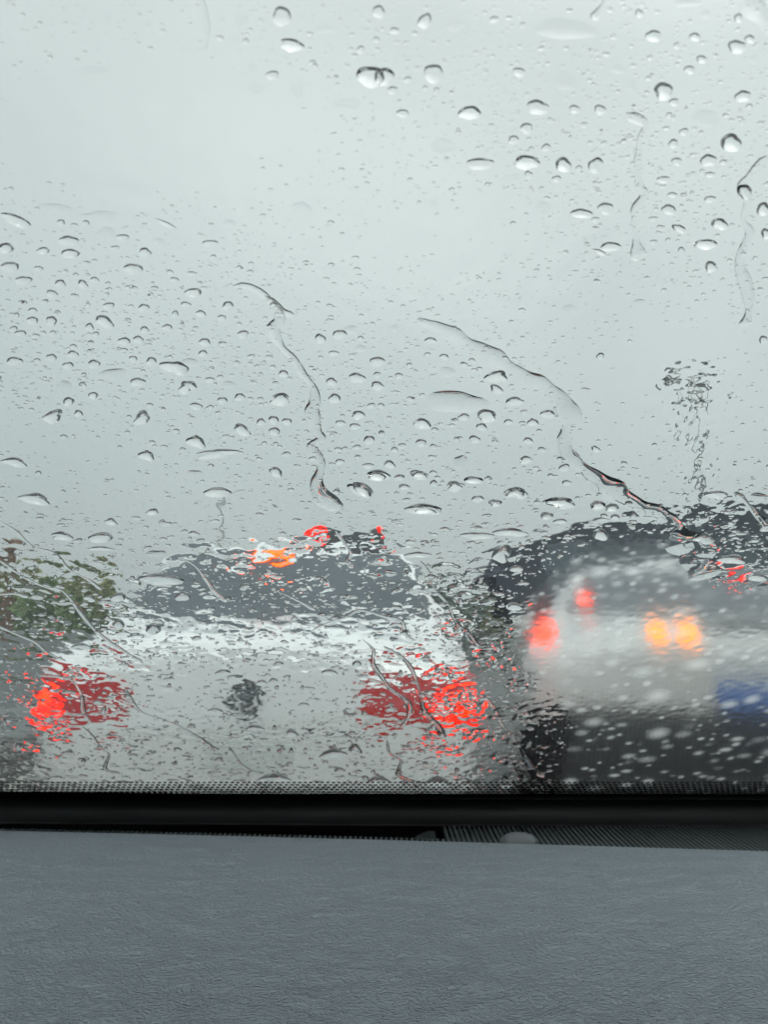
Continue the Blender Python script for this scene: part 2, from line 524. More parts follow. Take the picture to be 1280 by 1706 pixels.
def wheel(root, x, y, r=.33, wd=.21):
    sgn = 1 if x > 0 else -1
    prof = [(r * .62, -wd / 2), (r * .93, -wd / 2), (r, -wd * .32), (r, wd * .32), (r * .93, wd / 2), (r * .62, wd / 2)]
    bm = bmesh.new(); N = 32
    rows = [[bm.verts.new((px_, math.cos(a) * rr, math.sin(a) * rr)) for rr, px_ in prof] for a in [2 * math.pi * q / N for q in range(N)]]
    for i in range(N):
        for j in range(len(prof)):
            a, b = rows[i], rows[(i + 1) % N]; jj = (j + 1) % len(prof)
            bm.faces.new((a[j], a[jj], b[jj], b[j]))
    t = bm_obj('wheel', bm, M['tyre'], root, True, (x, y, r + .006))
    bm = bmesh.new()
    for q in range(5):
        a = 2 * math.pi * q / 5
        add_box(bm, (sgn * wd * .3, math.cos(a) * r * .3, math.sin(a) * r * .3), (.03, r * .6, .07), Matrix.Rotation(a, 3, 'X'), .008)
    add_tube(bm, (sgn * wd * .12, 0, 0), (sgn * wd * .40, 0, 0), .06, .06, 16)
    bm_obj('rim', bm, M['rim'], t)
def sedan(X, Y, paint, hw, label, spec):
    root = empty('parked_car' if False else 'sedan_car', (X, Y, 0)); tag(root, label, 'car', 'cars queuing in the rain')
    k = hw / .91
    rw = spec.get('rw', 0)
    dz = spec.get('deck', 1.03); rz = spec.get('roof', 1.46)
    secs = [  # y, w, zb, belt, ws, wr, zr
        (0.00, .72 * k, .42, .86, .68 * k, .60 * k, dz - .10),
        (0.03, .80 * k, .32, .93, .77 * k, .66 * k, dz - .035),
        (0.12, .86 * k, .27, .95, .82 * k, .68 * k, dz),
        (0.40, .90 * k, .24, .95, .84 * k, .68 * k, dz + .02),
        (0.60, .91 * k, .23, .95, .85 * k, .67 * k + rw, dz + .03),
        (0.68, .91 * k, .23, .95, .85 * k, .66 * k + rw, dz + .06),
        (1.30, .91 * k, .22, .95, .85 * k, .57 * k + rw, rz - .05),
        (1.42, .91 * k, .22, .95, .85 * k, .57 * k + rw, rz - .01),
        (2.00, .91 * k, .22, .95, .85 * k, .58 * k + rw, rz + .015),
        (2.70, .91 * k, .22, .94, .85 * k, .57 * k + rw, rz - .02),
        (3.50, .91 * k, .22, .92, .84 * k, .68 * k, 1.02),
        (3.60, .90 * k, .22, .91, .83 * k, .68 * k, .98),
        (4.30, .87 * k, .23, .80, .78 * k, .60 * k, .88),
        (4.62, .78 * k, .28, .66, .70 * k, .50 * k, .74),
        (4.70, .66 * k, .34, .56, .60 * k, .42 * k, .64)]
    body, bvh = body_mesh('body', secs, paint, root)
    return root, body, bvh, k

def lx(px, X, Y): return (px - 640) * Y / F - X
def zz(py, Y): return at(640, py, Y)[2]

# white sedan straight ahead
Y1 = 3.27; X1 = (420 - 640) * Y1 / F
car1, body1, bv1, k1 = sedan(X1, Y1, M['white_paint'], .905, 'white sedan straight ahead with lit brake lights and a round badge', {'deck': 1.035, 'roof': 1.475, 'rw': .12})
def q1(pts, Y=Y1): return [(lx(a, X1, Y), zz(b, Y)) for a, b in pts]
patch('rear_window', bv1, [(-.585, 1.412), (.585, 1.412), (.745, 1.09), (-.745, 1.09)], M['carglass'], car1, off=.006, sq=14, n=30, k=20)
for sgn in (-1, 1):
    o_, i_ = ((30, 222), (815, 600))[sgn > 0]
    mid = (128, 706)[sgn > 0]
    tl = patch('tail_light', bv1, q1([(mid, 1118), (i_, 1138), (i_ + (4 if sgn < 0 else -4), 1186), (mid, 1206)]), M['red'], car1, off=.008, sq=5, depth=.02)
    tl2 = patch('tail_light', bv1, q1([(o_, 1122), (mid + (6 if sgn < 0 else -6), 1116), (mid + (6 if sgn < 0 else -6), 1208), (o_, 1212)]), M['red'], car1, off=.012, sq=5, depth=.03)
    a0, a1 = ((36, 118), (716, 802))[sgn > 0]
    patch('brake_lamp', bv1, q1([(a0, 1152), (a1, 1150), (a1, 1204), (a0, 1206)]), M['lit'], tl2, off=.018, sq=4)
    patch('brake_lamp', bv1, q1([(a0 + 20, 1158), (a1 - 16, 1158), (a1 - 16, 1178), (a0 + 20, 1178)]), M['litbig'], tl2, off=.022, sq=4)
patch('brake_lamp', bv1, [(-.235, 1.388), (.03, 1.388), (.03, 1.370), (-.235, 1.370)], M['lit2'], car1, off=.02, sq=8, n=20, k=4)
patch('trunk_seam', bv1, q1([(150, 1085), (700, 1085), (700, 1087.5), (150, 1087.5)]), M['dark'], car1, off=.003, sq=0, n=30, k=2, depth=.004)
patch('trunk_seam', bv1, q1([(215, 1222), (625, 1222), (625, 1225), (215, 1225)]), M['dark'], car1, off=.003, sq=0, n=30, k=2, depth=.004)
patch('number_plate', bv1, q1([(345, 1236), (495, 1236), (495, 1276), (345, 1276)]), mat('wet_plate', (.6, .66, .66), .4), car1, off=.012, sq=12)
patch('bumper_panel', bv1, [(-.62, .40), (.62, .40), (.58, .30), (-.58, .30)], M['dark'], car1, off=.01, sq=6)
# badge
bx, _, bz = at(411, 1160, Y1); bx -= X1
h = bv1.ray_cast(Vector((bx, -3, bz)), Vector((0, 1, 0)))[0]
bm = bmesh.new()
N = 40
for rr, tt in ((.056, .0085),):
    for q in range(N):
        a0, a1 = 2 * math.pi * q / N, 2 * math.pi * (q + 1) / N
        add_tube(bm, (bx + rr * math.cos(a0), h.y - .014, bz + rr * math.sin(a0)), (bx + rr * math.cos(a1), h.y - .014, bz + rr * math.sin(a1)), tt, tt, 8)
for (xa, za), (xb, zb) in (((-.034, .040), (-.014, -.006)), ((.034, .040), (.014, -.006)), ((-.014, -.004), (0, -.046)), ((.014, -.004), (0, -.046)), ((-.016, .044), (0, .01)), ((.016, .044), (0, .01))):
    add_tube(bm, (bx + xa, h.y - .014, bz + za), (bx + xb, h.y - .014, bz + zb), .006, .006, 8)
bm_obj('badge', bm, mat('badge_metal', (.10, .105, .11), .3, metal=.6), car1)
for s in (-1, 1):
    for y in (.95, 3.75):
        patch('wheel_arch', bv1, [(y - .38, .70), (y + .38, .70), (y + .38, .24), (y - .38, .24)], M['dark'], car1, 'x', .004, 2.5, side=s)
        wheel(car1, s * .80, y)
    patch('side_window', bv1, [(1.25, 1.36), (2.05, 1.385), (2.05, 1.0), (.98, 1.02)], M['carglass'], car1, 'x', .005, 10, side=s)
    patch('side_window', bv1, [(2.12, 1.385), (2.75, 1.34), (3.2, 1.0), (2.12, 1.0)], M['carglass'], car1, 'x', .005, 10, side=s)
    bm = bmesh.new(); add_box(bm, (s * 1.0, 3.0, 1.04), (.20, .10, .14), bev=.035); bm_obj('mirror', bm, M['white_paint'], car1, True)

# silver sedan to the right
Y2 = 3.60; X2 = (1208 - 640) * Y2 / F
car2, body2, bv2, k2 = sedan(X2, Y2, M['silver_paint'], .915, 'silver sedan blurred behind the hazy glass with blue number plate', {'deck': 1.055, 'roof': 1.40, 'rw': .08})
YAW = R(-12)
car2.rotation_euler = (0, 0, YAW)
def q2(pts, Y=Y2): return [(lx(a, X2, Y), zz(b, Y)) for a, b in pts]
def mir(q): return [(-q[1][0], q[1][1]), (-q[0][0], q[0][1]), (-q[3][0], q[3][1]), (-q[2][0], q[2][1])]
patch('rear_window', bv2, [(-.53, 1.345), (.53, 1.345), (.68, 1.11), (-.68, 1.11)], M['carglass'], car2, off=.006, sq=14, n=30, k=20)
q = q2([(848, 1036), (926, 1034), (926, 1078), (848, 1082)])
for s, qq in ((0, q), (1, mir(q))):
    patch('tail_light', bv2, qq, M['lito'], car2, off=.014, sq=3.5, depth=.03)
q = q2([(1082, 1042), (1114, 1042), (1114, 1072), (1082, 1072)])
for qq in (q,):
    patch('indicator_lamp', bv2, qq, M['amber'], car2, off=.016, sq=2, depth=.02)
q = q2([(1128, 1042), (1164, 1042), (1164, 1073), (1128, 1073)])
for qq in (q,):
    patch('indicator_lamp', bv2, qq, M['amber'], car2, off=.016, sq=2, depth=.02)
_ri = Matrix.Rotation(-YAW, 3, 'Z')
_o = _ri @ (Vector((0, 0, EYE)) - Vector((X2, Y2, 0))); _d = _ri @ Vector(ray(975, 1003)).normalized()
_h = bv2.ray_cast(_o, _d)
print('marker hit', _h[0])
if _h[0] is None: _h = (_o + _d * 4.2,)
bm = bmesh.new(); bmesh.ops.create_uvsphere(bm, u_segments=20, v_segments=12, radius=.045, matrix=Matrix.Translation(_h[0]))
bm_obj('marker_lamp', bm, M['lito'], car2, True)  # added on the sedan body, standing in for the van's hidden round lamp
patch('brake_lamp', bv2, [(.20, 1.35), (.30, 1.35), (.30, 1.31), (.20, 1.31)], M['lit'], car2, off=.02, sq=3, n=10, k=6)
patch('trim_bar', bv2, q2([(1170, 1036), (1310, 1036), (1310, 1052), (1170, 1052)]), M['dark'], car2, off=.012, sq=8, n=20, k=4)
pl = patch('number_plate', bv2, q2([(1186, 1138), (1300, 1138), (1300, 1178), (1186, 1178)]), M['plate'], car2, off=.014, sq=14)
for i, c in enumerate([1200, 1213, 1232, 1246, 1260, 1274, 1287]):
    patch('plate_character', bv2, q2([(c - 4.5, 1144), (c + 4.5, 1144), (c + 4.5, 1172), (c - 4.5, 1172)]), M['platechar'], pl, off=.019, sq=0, n=2, k=2, depth=.001) if i in () else None
patch('bumper_panel', bv2, [(-.86, .72), (.86, .72), (.80, .28), (-.80, .28)], M['dark'], car2, off=.012, sq=8, n=30, k=12)
patch('trunk_seam', bv2, q2([(1030, 1118), (1450, 1118), (1450, 1121), (1030, 1121)]), M['dark'], car2, off=.003, sq=0, n=30, k=2, depth=.004)
for s in (-1, 1):
    for y in (.95, 3.75):
        patch('wheel_arch', bv2, [(y - .40, .74), (y + .40, .74), (y + .40, .24), (y - .40, .24)], M['dark'], car2, 'x', .004, 2.5, side=s)
        wheel(car2, s * .81, y)
    patch('side_window', bv2, [(1.25, 1.30), (2.05, 1.32), (2.05, 1.0), (.98, 1.02)], M['carglass'], car2, 'x', .005, 10, side=s)
    patch('side_window', bv2, [(2.12, 1.32), (2.75, 1.28), (3.2, 1.0), (2.12, 1.0)], M['carglass'], car2, 'x', .005, 10, side=s)
    bm = bmesh.new(); add_box(bm, (s * 1.0, 3.0, 1.04), (.20, .10, .14), bev=.035); bm_obj('mirror', bm, M['silver_paint'], car2, True)

# dark van beyond the silver sedan, standing slightly across the lanes
YV = 9.2
van = empty('passenger_van', (at(1250, 1000, YV)[0], YV, 0)); tag(van, 'dark slate van with a long curved roof beyond the silver sedan', 'van')
VX = van.location.x
prof = [(798, 963), (812, 944), (838, 922), (880, 901), (935, 884), (1005, 871), (1090, 861), (1180, 850), (1290, 838), (1430, 828), (1560, 826), (1640, 838), (1668, 880), (1672, 1010), (1660, 1160), (1560, 1185), (1000, 1185), (960, 1180), (935, 1120), (915, 1050), (868, 1002), (815, 976)]
pp = [(at(a, b, YV)[0] - VX, at(a, b, YV)[2]) for a, b in prof]
pp = [(x, max(z, .28)) for x, z in pp]
bm = bmesh.new()
fr = [bm.verts.new((x, 0, z)) for x, z in pp]
bk = [bm.verts.new((x, 1.9, z)) for x, z in pp]
bm.faces.new(fr); bm.faces.new(bk[::-1])
for i in range(len(pp)):
    j = (i + 1) % len(pp); bm.faces.new((fr[i], bk[i], bk[j], fr[j]))
bmesh.ops.bevel(bm, geom=[e for e in bm.edges if abs(e.verts[0].co.y - e.verts[1].co.y) < .01], offset=.10, segments=4, affect='EDGES', profile=.5)
bm_obj('body', bm, M['van_paint'], van, True).data.set_sharp_from_angle(angle=R(50))
for a0, a1 in ((905, 1120), (1135, 1330), (1345, 1560)):
    bm = bmesh.new()
    c0 = at(a0, 905, YV); c1 = at(a1, 985, YV)
    add_box(bm, ((c0[0] + c1[0]) / 2 - VX, -.004, (c0[2] + c1[2]) / 2), (c1[0] - c0[0], .03, c0[2] - c1[2]), bev=.012)
    bm_obj('side_window', bm, M['carglass'], van)
x, _, z = at(975, 1004, YV)
bm = bmesh.new(); bmesh.ops.create_uvsphere(bm, u_segments=16, v_segments=10, radius=.075, matrix=Matrix.Translation((x - VX, -.02, z)) @ Matrix.Diagonal((1, .5, 1, 1)))
bm_obj('side_lamp', bm, M['lit'], van, True)
for xx in (at(960, 1000, YV)[0] - VX, at(1540, 1000, YV)[0] - VX):
    prev = wheel(van, .12, 0, .36)
    ws = [c for c in van.children if c.name.startswith('wheel')][-1]
    ws.rotation_euler = (0, 0, -math.pi / 2); ws.location = (xx, .10, .366)

# far truck with two high marker lamps
YT = 20
tx = at(583, 886, YT)
tr = empty('box_truck', (tx[0], YT, 0)); tag(tr, 'distant dark box truck with two round red lamps on its top corners', 'truck')
wT = (648 - 520) * YT / F
bm = bmesh.new(); add_box(bm, (0, 3.0, tx[2] / 2 + .35), (wT, 6, tx[2] - .7), bev=.05); bm_obj('cargo_box', bm, M['trunkbox'], tr)
bm = bmesh.new(); add_box(bm, (0, 2.9, .6), (wT * .8, 5.6, .2)); add_box(bm, (0, -.02, .62), (wT * .95, .1, .14), bev=.02); bm_obj('chassis', bm, M['dark'], tr)
bm = bmesh.new(); add_box(bm, (0, 7.0, 1.35), (wT * .95, 1.7, 1.9), bev=.15); bm_obj('cab', bm, M['trunkbox'], tr)
for pxx, pyy in ((530, 893), (635, 884)):
    x, _, z = at(pxx, pyy, YT)
    bm = bmesh.new(); bmesh.ops.create_uvsphere(bm, u_segments=16, v_segments=10, radius=.12, matrix=Matrix.Translation((x - tx[0], -.04, z)) @ Matrix.Diagonal((1, .6, 1, 1)))
    bm_obj('marker_lamp', bm, M['lit'], tr, True)
for s in (-1, 1):
    for y in (1.2, 6.8):
        wheel(tr, s * wT * .42, y, .45, .26)

# ------------------------------------------------------------------ own car: windscreen, dashboard
own = empty('own_car', (0, 1.0, 0)); tag(own, 'car the view is taken from, grey dashboard below its rain-covered windscreen', 'car')
OY = np.array([0, 1.0, 0])
def own_obj(name, verts, faces, m, parent=None, smooth=False):
    return mesh_obj(name, [np.array(v) - OY for v in verts], faces, m, parent or own, smooth)
def gp(u, v, off): return GP + np.array([u, 0, 0]) + GD * v + GN * off
# windscreen pane (closed slab), top edge is over the camera
W = .74; VT = .94
ps = [gp(u, v, o) for o in (-.005, 0) for u, v in ((-W, -.03), (W, -.03), (W * .9, VT), (-W * .9, VT))]
own_obj('windscreen_glass', ps, [(0, 1, 2, 3), (7, 6, 5, 4), (4, 5, 1, 0), (5, 6, 2, 1), (6, 7, 3, 2), (7, 4, 0, 3)], M['pane'])
# frit band of dots inside the glass edge
def vv(py):
    return float(uv_of(glass(640., py, -.006))[1])
v0, v1 = vv(1329), vv(1302)
vs, fs = [], []
du = 8.3 * 1.03 / F * 1.0
rows = 7
dv = (v1 - v0) / rows
for rI in range(rows):
    nn = int(1.3 / du)
    rad = (du * .50) * (1.22 - .085 * rI)
    for c in range(-nn // 2, nn // 2 + 1):
        u = (c + (.5 if rI % 2 else 0)) * du
        cen = gp(u, v0 + (rI + .5) * dv, -.0058)
        k = len(vs)
        for a in range(8):
            an = a * math.pi / 4 + .39
            vs.append(cen + np.array([math.cos(an) * rad, 0, 0]) + GD * math.sin(an) * rad * 1.25)
        fs.append(tuple(range(k, k + 8)))
own_obj('frit_dots', vs, fs, M['frit'])
# solid black border
def strip(name, rows_, m, smooth=False, n=60):
    """rows_: list of functions px -> 3d point"""
    vs, fs = [], []
    xs = np.linspace(-260, 1540, n)
    for f in rows_:
        vs += [f(x) for x in xs]
    for i in range(len(rows_) - 1):
        for j in range(n - 1):
            fs.append((i * n + j, i * n + j + 1, (i + 1) * n + j + 1, (i + 1) * n + j))
    return own_obj(name, vs, fs, m, None, smooth)
def atY(px, py, Y): return np.array(at(px, py, Y))
def base_y(px): return 1326 + 2.5 * (px - 640) / 640 - 1.5 * ((px - 640) / 640) ** 2
def on_pane(px, py, off): return glass(float(px), float(py), off)
strip('windscreen_border', [lambda x: on_pane(x, base_y(x) - 3, -.0065), lambda x: on_pane(x, base_y(x) + 16, -.0065)], M['frit'])
# trim strip: shallow S-shaped face
def tb(px): return 1374.5 + 1.0 * math.sin((px - 300) / 500) * 3
fnr = []
for t in np.linspace(0, 1, 9):
    fnr.append(lambda x, t=t: atY(x, (base_y(x) + 5) * (1 - t) + tb(x) * t, .985 - .02 * t - .006 * math.sin(t * math.pi)))
fnr.append(lambda x: atY(x, tb(x) + 2, .968))
fnr.append(lambda x: atY(x, tb(x) + 40, .968))
strip('lower_trim', fnr, M['black'], True)
strip('trim_bead', [lambda x: atY(x, base_y(x) + 5.5, .9845), lambda x: atY(x, base_y(x) + 7.2, .9835), lambda x: atY(x, base_y(x) + 8, .985)], mat('trim_bead_rubber', (.07, .06, .065), .5), True)
strip('trim_bead', [lambda x: atY(x, tb(x) - 3.2, .9645), lambda x: atY(x, tb(x) - 1.2, .9635), lambda x: atY(x, tb(x) + .4, .9655)], mat('trim_bead_rubber', (.08, .07, .075), .5), True)

# dash pad
ZD = EYE - .22
def edge_y(px):
    t = (px + 260) / 1800
    return 1377 + 48 * t - 9 * math.sin(t * math.pi * 1.0) * .35
def on_z(px, py, z):
    d = ray(px, py); t = (z - EYE) / d[2]
    return np.array([d[0] * t, d[1] * t, z])
n, kk = 90, 70
xs = np.linspace(-260, 1540, n)
vs, fs = [], []
E = [on_z(x, edge_y(x), ZD) for x in xs]
for j in range(kk + 1):
    t = j / kk
    for i, e in enumerate(E):
        if j < 6:
            a = (1 - j / 6) * math.pi / 2
            off = .004
            y = e[1] - off + off * math.sin(a); z = ZD - off + off * math.cos(a)
            x = e[0]
        else:
            s = (j - 6) / (kk - 6)
            y = (e[1] - .004) * (1 - s) + (-.05) * s
            z = ZD - .62 * s * s
            x = e[0] * (1 + .25 * s * 0)
        vs.append((x, y, z))
# front lip
for i, e in enumerate(E): vs.append((e[0], e[1], ZD - .03))
for j in range(kk):
    for i in range(n - 1):
        fs.append((j * n + i, (j + 1) * n + i, (j + 1) * n + i + 1, j * n + i + 1))
for i in range(n - 1):
    b = (kk + 1) * n
    fs.append((i, i + 1, b + i + 1, b + i))
dash = own_obj('dash_pad', vs, fs, M['leather'], None, True)

# defroster channel: black floor, grille panel with ribs
ZG = ZD - .006
def ggp(px, py): return on_z(px, py, ZG)
own_obj('vent_channel', [on_z(-260, 1360, ZG - .02), on_z(1540, 1360, ZG - .02), on_z(1540, 1470, ZG - .02), on_z(-260, 1440, ZG - .02)], [(0, 1, 2, 3)], M['void'])
vsr, fsr = [], []
Yend = .966
uu = -1.2
pitch_ = .00525
while uu < 1.2:
    # find the dash edge y at this x
    ex = np.interp(uu, [e[0] for e in E], [e[1] for e in E])
    pxr = 640 + uu * F / .95 * 1.03
    xleft = (735 - 640) / F * .97
    lean = .0
    if uu > xleft: yb = Yend
    else: yb = ex + .032
    w_ = pitch_ * .27
    k = len(vsr)
    y0 = ex - .004
    for (xx, yy, z_) in ((uu - w_, y0, ZG), (uu + w_, y0, ZG), (uu + w_, yb, ZG), (uu - w_, yb, ZG)):
        vsr.append((xx, yy, z_))
    for (xx, yy, z_) in ((uu - w_ * 1.3, y0, ZG - .006), (uu + w_ * 1.3, y0, ZG - .006), (uu + w_ * 1.3, yb, ZG - .006), (uu - w_ * 1.3, yb, ZG - .006)):
        vsr.append((xx, yy, z_))
    fsr += [(k, k + 1, k + 2, k + 3), (k, k + 4, k + 5, k + 1), (k + 1, k + 5, k + 6, k + 2), (k + 2, k + 6, k + 7, k + 3), (k + 3, k + 7, k + 4, k)]
    uu += pitch_
own_obj('defroster_grille', vsr, fsr, M['grille'])
# dim plate under ribs on the right
xl = (735 - 640) / F * .97
own_obj('grille_panel', [(xl, .80, ZG - .0035), (1.2, .80, ZG - .0035), (1.2, Yend, ZG - .0035), (xl, Yend, ZG - .0035)], [(0, 1, 2, 3)], mat('grille_floor', (.02, .025, .027), .6))
own_obj('duct_flap', [ggp(690, 1398), ggp(727, 1400), on_z(725, 1384, ZG - .001), on_z(712, 1384, ZG - .001), on_z(695, 1392, ZG - .004)], [(0, 1, 2, 3, 4)], mat('flap_plastic', (.035, .045, .047), .5))
# sensor dome
c = on_z(866, 1404.5, ZG)
bm = bmesh.new()
bmesh.ops.create_uvsphere(bm, u_segments=40, v_segments=20, radius=1)
bmesh.ops.delete(bm, geom=[v for v in bm.verts if v.co.z < -.01], context='VERTS')
bmesh.ops.transform(bm, matrix=Matrix.Translation(Vector(c - OY)) @ Matrix.Diagonal((.0200, .0200, .0098, 1)), verts=bm.verts)
bm_obj('light_sensor', bm, M['sensor'], own, True)
# bonnet
vs, fs = [], []
ny_, nx_ = 14, 24
for j in range(ny_ + 1):
    t = j / ny_
    y = 1.14 + 1.15 * t
    for i in range(nx_ + 1):
        s = 2 * i / nx_ - 1
        z = EYE - .2 * y - .018 - .10 * max(0, t - .75) ** 1 - .03 * s * s
        vs.append((s * (.78 - .06 * t), y, z))
for j in range(ny_):
    for i in range(nx_):
        a = j * (nx_ + 1) + i
        fs.append((a, a + 1, a + nx_ + 2, a + nx_ + 1))
b0 = len(vs)
for i in range(nx_ + 1):
    v = vs[ny_ * (nx_ + 1) + i]; vs.append((v[0], v[1] + .03, .35))
for i in range(nx_):
    a = ny_ * (nx_ + 1) + i; fs.append((a, a + 1, b0 + i + 1, b0 + i))
own_obj('bonnet', vs, fs, M['hood'], None, True)
own_obj('cowl_panel', [(-.75, .985, EYE - .235), (.75, .985, EYE - .235), (.75, 1.15, EYE - .262), (-.75, 1.15, EYE - .262)], [(0, 1, 2, 3)], M['black'])
# headliner over the camera
tp = gp(0, VT, 0)
own_obj('headliner', [(-.70, tp[1] + .02, tp[2]), (.70, tp[1] + .02, tp[2]), (.70, -1.6, tp[2] + .03), (-.70, -1.6, tp[2] + .03)], [(0, 1, 2, 3)], M['liner'])

for s in (-1, 1):
    own_obj('side_trim', [(s * .78, .95, .2), (s * .78, -1.5, .2), (s * .72, -1.5, tp[2] + .03), (s * .68, tp[1], tp[2]), (s * .78, .95, EYE - .21)], [(0, 1, 2, 3, 4)], M['liner'])
own_obj('rear_seat', [(-.75, -1.1, .2), (.75, -1.1, .2), (.75, -1.3, EYE + .02), (-.75, -1.3, EYE + .02)], [(0, 1, 2, 3)], M['black'])

# ------------------------------------------------------------------ water on the glass
def tile_noise(lo, hi, seed, N=1024, L=.30):
    """periodic random field, wavelengths lo..hi metres, normalised to slope rms 1 (metres per metre)"""
    g = np.random.default_rng(seed)
    f = np.fft.fftfreq(N, L / N)
    fx, fy = np.meshgrid(f, f)
    fr_ = np.sqrt(fx ** 2 + fy ** 2) + 1e-9
    a = np.exp(-(np.log(fr_ * math.sqrt(lo * hi)) / (.5 * math.log(hi / lo))) ** 2) / fr_
    z = np.fft.ifft2(np.fft.fft2(g.normal(size=(N, N))) * a).real
    gy, gx = np.gradient(z, L / N)
    z /= math.sqrt((gx ** 2 + gy ** 2).mean() / 2)
    return z
def sample(z, u, v, L=.30):
    N = z.shape[0]
    x = (u / L * N) % N; y = (v / L * N) % N
    x0 = np.floor(x).astype(int); y0 = np.floor(y).astype(int)
    fx = x - x0; fy = y - y0
    x0 %= N; y0 %= N; x1 = (x0 + 1) % N; y1 = (y0 + 1) % N
    return (z[y0, x0] * (1 - fx) + z[y0, x1] * fx) * (1 - fy) + (z[y1, x0] * (1 - fx) + z[y1, x1] * fx) * fy
def sst(a, b, x):
    t = np.clip((x - a) / (b - a), 0, 1)
    return t * t * (3 - 2 * t)
def blob(x, y, cx, cy, rx, ry, p=2):
    return np.exp(-(((x - cx) / rx) ** 2 + ((y - cy) / ry) ** 2))
FOG = [(842, 1080), (856, 1030), (866, 1000), (905, 955), (960, 912), (1040, 892), (1110, 884), (1148, 905), (1162, 935), (1190, 970), (1900, 960), (1900, 1400), (915, 1400), (930, 1270), (948, 1225), (925, 1172), (885, 1118)]
def poly_sd(px, py, poly):
    """signed distance in px, positive inside"""
    px = np.asarray(px, float); py = np.asarray(py, float)
    d = np.full(px.shape, 1e9); ins = np.zeros(px.shape, bool)
    n = len(poly)
    for i in range(n):
        x0, y0 = poly[i]; x1, y1 = poly[(i + 1) % n]
        ex, ey = x1 - x0, y1 - y0
        t = np.clip(((px - x0) * ex + (py - y0) * ey) / (ex * ex + ey * ey), 0, 1)
        d = np.minimum(d, np.hypot(px - x0 - t * ex, py - y0 - t * ey))
        c = ((y0 > py) != (y1 > py)) & (px < (x1 - x0) * (py - y0) / (y1 - y0 + 1e-12) + x0)
        ins ^= c
    return np.where(ins, d, -d)
# film mesh
NX, NY = 1300, 900
gx, gy = np.meshgrid(np.linspace(-390, 1670, NX), np.linspace(-90, 1336, NY))
P = glass(gx, gy, .0004)
U, V = uv_of(P)
low = tile_noise(.010, .030, 1)
mid = tile_noise(.004, .009, 2)
fin = tile_noise(.0016, .0035, 3)
lum = tile_noise(.006, .014, 4)
sdv = poly_sd(gx, gy, FOG)
sdv = sdv + 7 * sample(mid, U, V) / np.std(mid)
fog = sst(-4, 14, sdv)
mess = sst(850, 960, gy)
mess *= 1 - .80 * blob(gx, gy, 420, 1150, 210, 95)
mess *= 1 - .6 * sst(1000, 960, gx * 0 + gy) * blob(gx, gy, 600, 985, 60, 40)
mess += .55 * blob(gx, gy, 780, 1130, 120, 130)
mess += 1.3 * blob(gx, gy, 800, 1100, 75, 150) + .7 * blob(gx, gy, 110, 1180, 90, 90) + .5 * blob(gx, gy, 470, 925, 70, 40) + .7 * blob(gx, gy, 700, 1270, 170, 45)
mess *= 1 - .9 * blob(gx, gy, 920, 915, 170, 70)
mess = np.clip(mess, 0, 2.2) * (1 - fog)
swirl = blob(gx, gy, 1155, 690, 75, 170) + .7 * blob(gx, gy, 1180, 880, 110, 45) + .35 * blob(gx, gy, 900, 620, 260, 90)
sheets = .5 * blob(gx, gy, 300, 230, 330, 160) + .5 * blob(gx, gy, 760, 430, 260, 120)
pat = tile_noise(.03, .08, 6)
pat = sst(-.6, 1.1, sample(pat, U, V) / np.std(pat))
mess = mess * (.10 + 1.2 * pat ** 1.5)
a_low = .004 + .017 * np.clip(mess, 0, 1) + .012 * swirl + .036 * sheets
a_mid = .001 + .0034 * mess + .014 * swirl + .012 * sheets
a_fin = .0001 + .0009 * mess + .0035 * np.clip(mess - .9, 0, 2)
H = .0010 + a_low * sample(low, U, V) * (1 - .6 * fog) + a_mid * sample(mid, U, V) * (1 - fog) + a_fin * sample(fin, U, V) * (1 - fog)
pm = sample(lum, U + .013, V) / np.std(lum)
pl_ = sst(.55, .75, pm) * .00007 + sst(-1.0, -.8, pm) * .00003
H = H + pl_ * (1.2 * mess + .6 * swirl) * (1 - fog)
H = H + fog * (.003 * sample(lum, U, V) + .0006 * sample(mid, U + .05, V))
# bright out-of-focus drops, painted as soft pale spots in the hazy film
blur_spots = fog * .02
gb = np.random.default_rng(9)
placed = []
tries = 0
while len(placed) < 480 and tries < 14000:
    tries += 1
    x, y = gb.uniform(850, 1650), gb.uniform(890, 1318)
    if float(poly_sd(np.array([x]), np.array([y]), FOG)[0]) < 10: continue
    r_ = gb.choice([gb.uniform(6, 13), gb.uniform(12, 30)], p=[.6, .4]) * (.75 if y > 1180 else 1)
    if any((x - a) ** 2 + ((y - b) * 1.7) ** 2 < ((r_ + c_) * .62) ** 2 for a, b, c_ in placed): continue
    placed.append((x, y, r_))
    c_ = glass(x, y, .0004); e_ = glass(x + r_, y, .0004)
    cu, cv = uv_of(c_); rm = abs(uv_of(e_)[0] - cu)
    asp = gb.uniform(.9, 1.5)
    rho = np.sqrt(((U - cu) / rm) ** 2 + ((V - cv) / (rm * asp)) ** 2)
    blur_spots = np.maximum(blur_spots, fog * (1 - np.clip(rho * .8, 0, 1) ** 2) ** 2.2 * gb.uniform(.10, .5))
P = P + GN * H[..., None]
print('film height', H.min(), H.max())
back = glass(gx, gy, .0002)
def grid_mesh(name, P, m, fogv, flip):
    ny, nx = P.shape[:2]
    me = bpy.data.meshes.new(name)
    me.vertices.add(nx * ny)
    return me
nv = NX * NY
i0 = (np.arange(NY - 1)[:, None] * NX + np.arange(NX - 1)[None, :]).ravel()
q = np.stack([i0, i0 + 1, i0 + 1 + NX, i0 + NX], 1)
allv = P.reshape(-1, 3)
